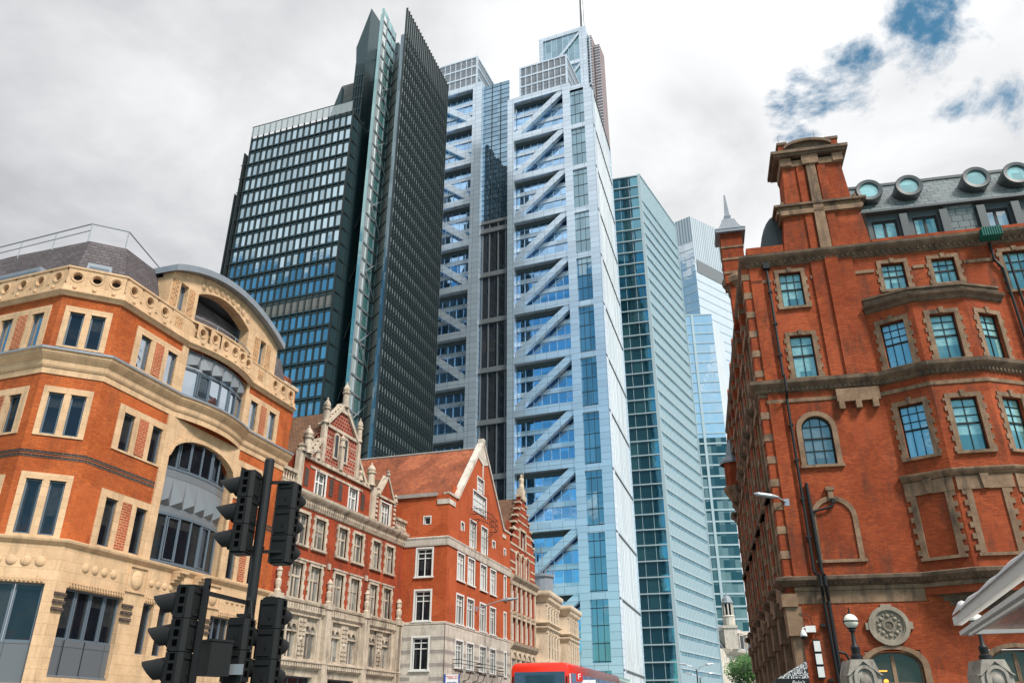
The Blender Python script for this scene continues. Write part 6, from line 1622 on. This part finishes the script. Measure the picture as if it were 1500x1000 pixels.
m1.build('return_frame','dark',Dt)
# shaft filling between return and spine, behind
g0=MB((sc[0],sc[1]),DA2).W((10.5,0,0)); 
m1=MB((0,0),90); m1.face([(g0[0],g0[1],0),(Gc[0],Gc[1]+.5,0),(Gc[0],Gc[1]+.5,Gz-30),(g0[0],g0[1],VH-4)]); m1.build('dark_recess','dkteal',Dt)
# plant tower behind block and small spike
p1_=onplane(497,130,(Vc[0],170.),VA);p2_=onplane(517,122,(Vc[0],170.),VA)
m1=MB((Vc[0],170.),VA); m1.box(p1_[0]+.8,p2_[0]+2,0,6,100,p2_[1]); m1.build('plant_room','conc',Dt)
s1=onplane(488,152,(Vc[0],158.),VA);s2=onplane(500,128,(Vc[0],158.),VA)
m1=MB((Vc[0],158.),VA); m1.prism([(s1[0]-1.2,s1[1]-6),(s2[0]+.3,s1[1]-6),(s2[0]+.3,s2[1]),(s2[0],s2[1])],0,1,0); m1.build('blade','dkteal',Dt)
# ---------------------------------------------------------------- pale green office tower
T2=(46.65,240.0)
Tt=thing('banded_office_tower',(T2[0],T2[1],0),'slim office tower with a dark teal glass front and pale green ribbed flank','skyscraper')
M['gl_T']=glass('deep teal office glass',(.008,.042,.06),(.32,.68,.86),.42,pw=3.5,ph=4.6,pvar=.5,inner2=(.05,.16,.16))
M['ribb']=plain('pale blue cladding',(.35,.47,.53),.3,.3,var=.12)
M['slabw']=plain('pale slab edge',(.43,.52,.56),.4,.2)
TH=183.5; TW=38
z=TH
while z>5: m1=MB(T2,105); m1.face([(-11,.0,z-4.6),(-.9,0,z-4.6),(-.9,0,z-.35),(-11,0,z-.35)]); m1.build('front_glazing','gl_T',Tt); z-=4.6
m1=MB(T2,105); z=TH
while z>0: m1.box(-11,-.9,-.5,0,z-.35,z); z-=4.6
for x in (-7.6,-4.2): m1.box(x-.06,x+.06,-.12,0,0,TH)
m1.box(-.9,0,-.3,1,0,TH+.5); m1.build('slab_edge','slabw',Tt)
m1=MB(T2,30); m1.box(0,TW,.0,14,0,TH,0); m1.build('flank','ribb',Tt)
z=TH-11
while z>6: m1=MB(T2,30); m1.box(1.4,TW-1,-.03,.0,z-1.15,z-.1); m1.build('window_strip','gl_T',Tt); z-=4.6
m1=MB(T2,30); z=TH-11
while z>6: m1.box(.6,TW,-.30,.0,z-.1,z+.15); z-=4.6
for i in range(int(TW/1.3)+1): x=i*1.3; m1.box(x-.09,x+.09,-.14,0,0,TH)
m1.box(0,TW,-.3,.3,TH-.3,TH+.4); m1.box(TW-.3,TW,-.5,0,0,TH); m1.build('mullion','slabw',Tt)
m1=MB(T2,105); m1.box(-11,-.2,.1,20,0,TH-.2); m1.build('body','dkteal',Tt)
# ---------------------------------------------------------------- far pale glass tower
Y=330; 
tA=at(1010,317,Y)
Ut=thing('pale_glass_skyscraper',(tA[0],tA[1],0),'tall faceted pale blue glass skyscraper farthest away, partly hidden behind the ribbed tower','skyscraper')
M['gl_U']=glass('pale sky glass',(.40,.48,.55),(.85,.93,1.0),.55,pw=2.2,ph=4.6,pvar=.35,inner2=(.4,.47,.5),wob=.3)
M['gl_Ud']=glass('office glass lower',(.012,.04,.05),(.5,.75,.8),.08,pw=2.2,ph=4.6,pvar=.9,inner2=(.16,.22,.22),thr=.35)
M['ribU']=panel('crown ribs',(.52,.58,.64),.35,.2,1.5,60,.35,jc=(.22,.26,.30))
M['whU']=panel('white glass flank',(.62,.68,.72),.15,.3,2.0,8,.08,jc=(.42,.5,.55))
UA=50
m1=MB((tA[0],Y),UA); ztop=tA[2]
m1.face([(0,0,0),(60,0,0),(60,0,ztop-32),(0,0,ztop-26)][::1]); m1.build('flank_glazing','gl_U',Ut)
m1=MB((tA[0],Y),UA); m1.prism([(0,ztop-26),(34,ztop-32),(34,ztop+3),(0,ztop)],-.1,2); m1.build('crown','ribU',Ut)
m1=MB((tA[0],Y),UA); m1.box(1.5,24,-.25,-.1,ztop-31,ztop-24); m1.build('plant_louvre','steelD',Ut)
m1=MB((tA[0],Y),UA-80+90+35); 
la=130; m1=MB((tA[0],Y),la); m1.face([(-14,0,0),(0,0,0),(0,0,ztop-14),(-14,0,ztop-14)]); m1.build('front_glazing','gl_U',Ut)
m1=MB((tA[0],Y),la); m1.box(-14,0,-.05,2,ztop-14,ztop); m1.build('crown','ribU',Ut)
m1=MB((tA[0],Y),UA); z=ztop-31
while z>150: m1.box(0,34,-.15,0,z,z+.3); z-=4.6
m1.fr((tA[0],Y),la); z=ztop-14
while z>150: m1.box(-14,0,-.15,0,z,z+.3); z-=4.6
m1.build('floor_line','slabw',Ut)
# lower shoulder volume in front
Yb=318
sA=at(1042,460,Yb); sz=sA[2]
m1=MB((sA[0],Yb),96); zl=at(1042,640,Yb)[2]
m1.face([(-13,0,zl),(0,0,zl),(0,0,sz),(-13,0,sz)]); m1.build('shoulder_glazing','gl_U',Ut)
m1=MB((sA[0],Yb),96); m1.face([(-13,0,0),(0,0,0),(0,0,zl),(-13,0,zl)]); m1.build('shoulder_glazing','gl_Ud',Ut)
m1=MB((sA[0],Yb),96); z=sz
while z>0: m1.box(-13,0,-.25,0,z-.35,z+(.3 if z<zl else .05)); z-=4.6
m1.box(-9.2,-8.2,-.4,0,0,sz); m1.box(-13,0,0,.3,sz-.2,sz+.3); m1.build('floor_line','slabw',Ut)
m1=MB((sA[0],Yb),30); m1.box(0,16,.0,10,0,sz-4); m1.build('flank','whU',Ut)
m1=MB((sA[0],Yb),96); m1.box(-13,-.3,.2,12,0,sz); m1.build('body','gl_U',Ut)
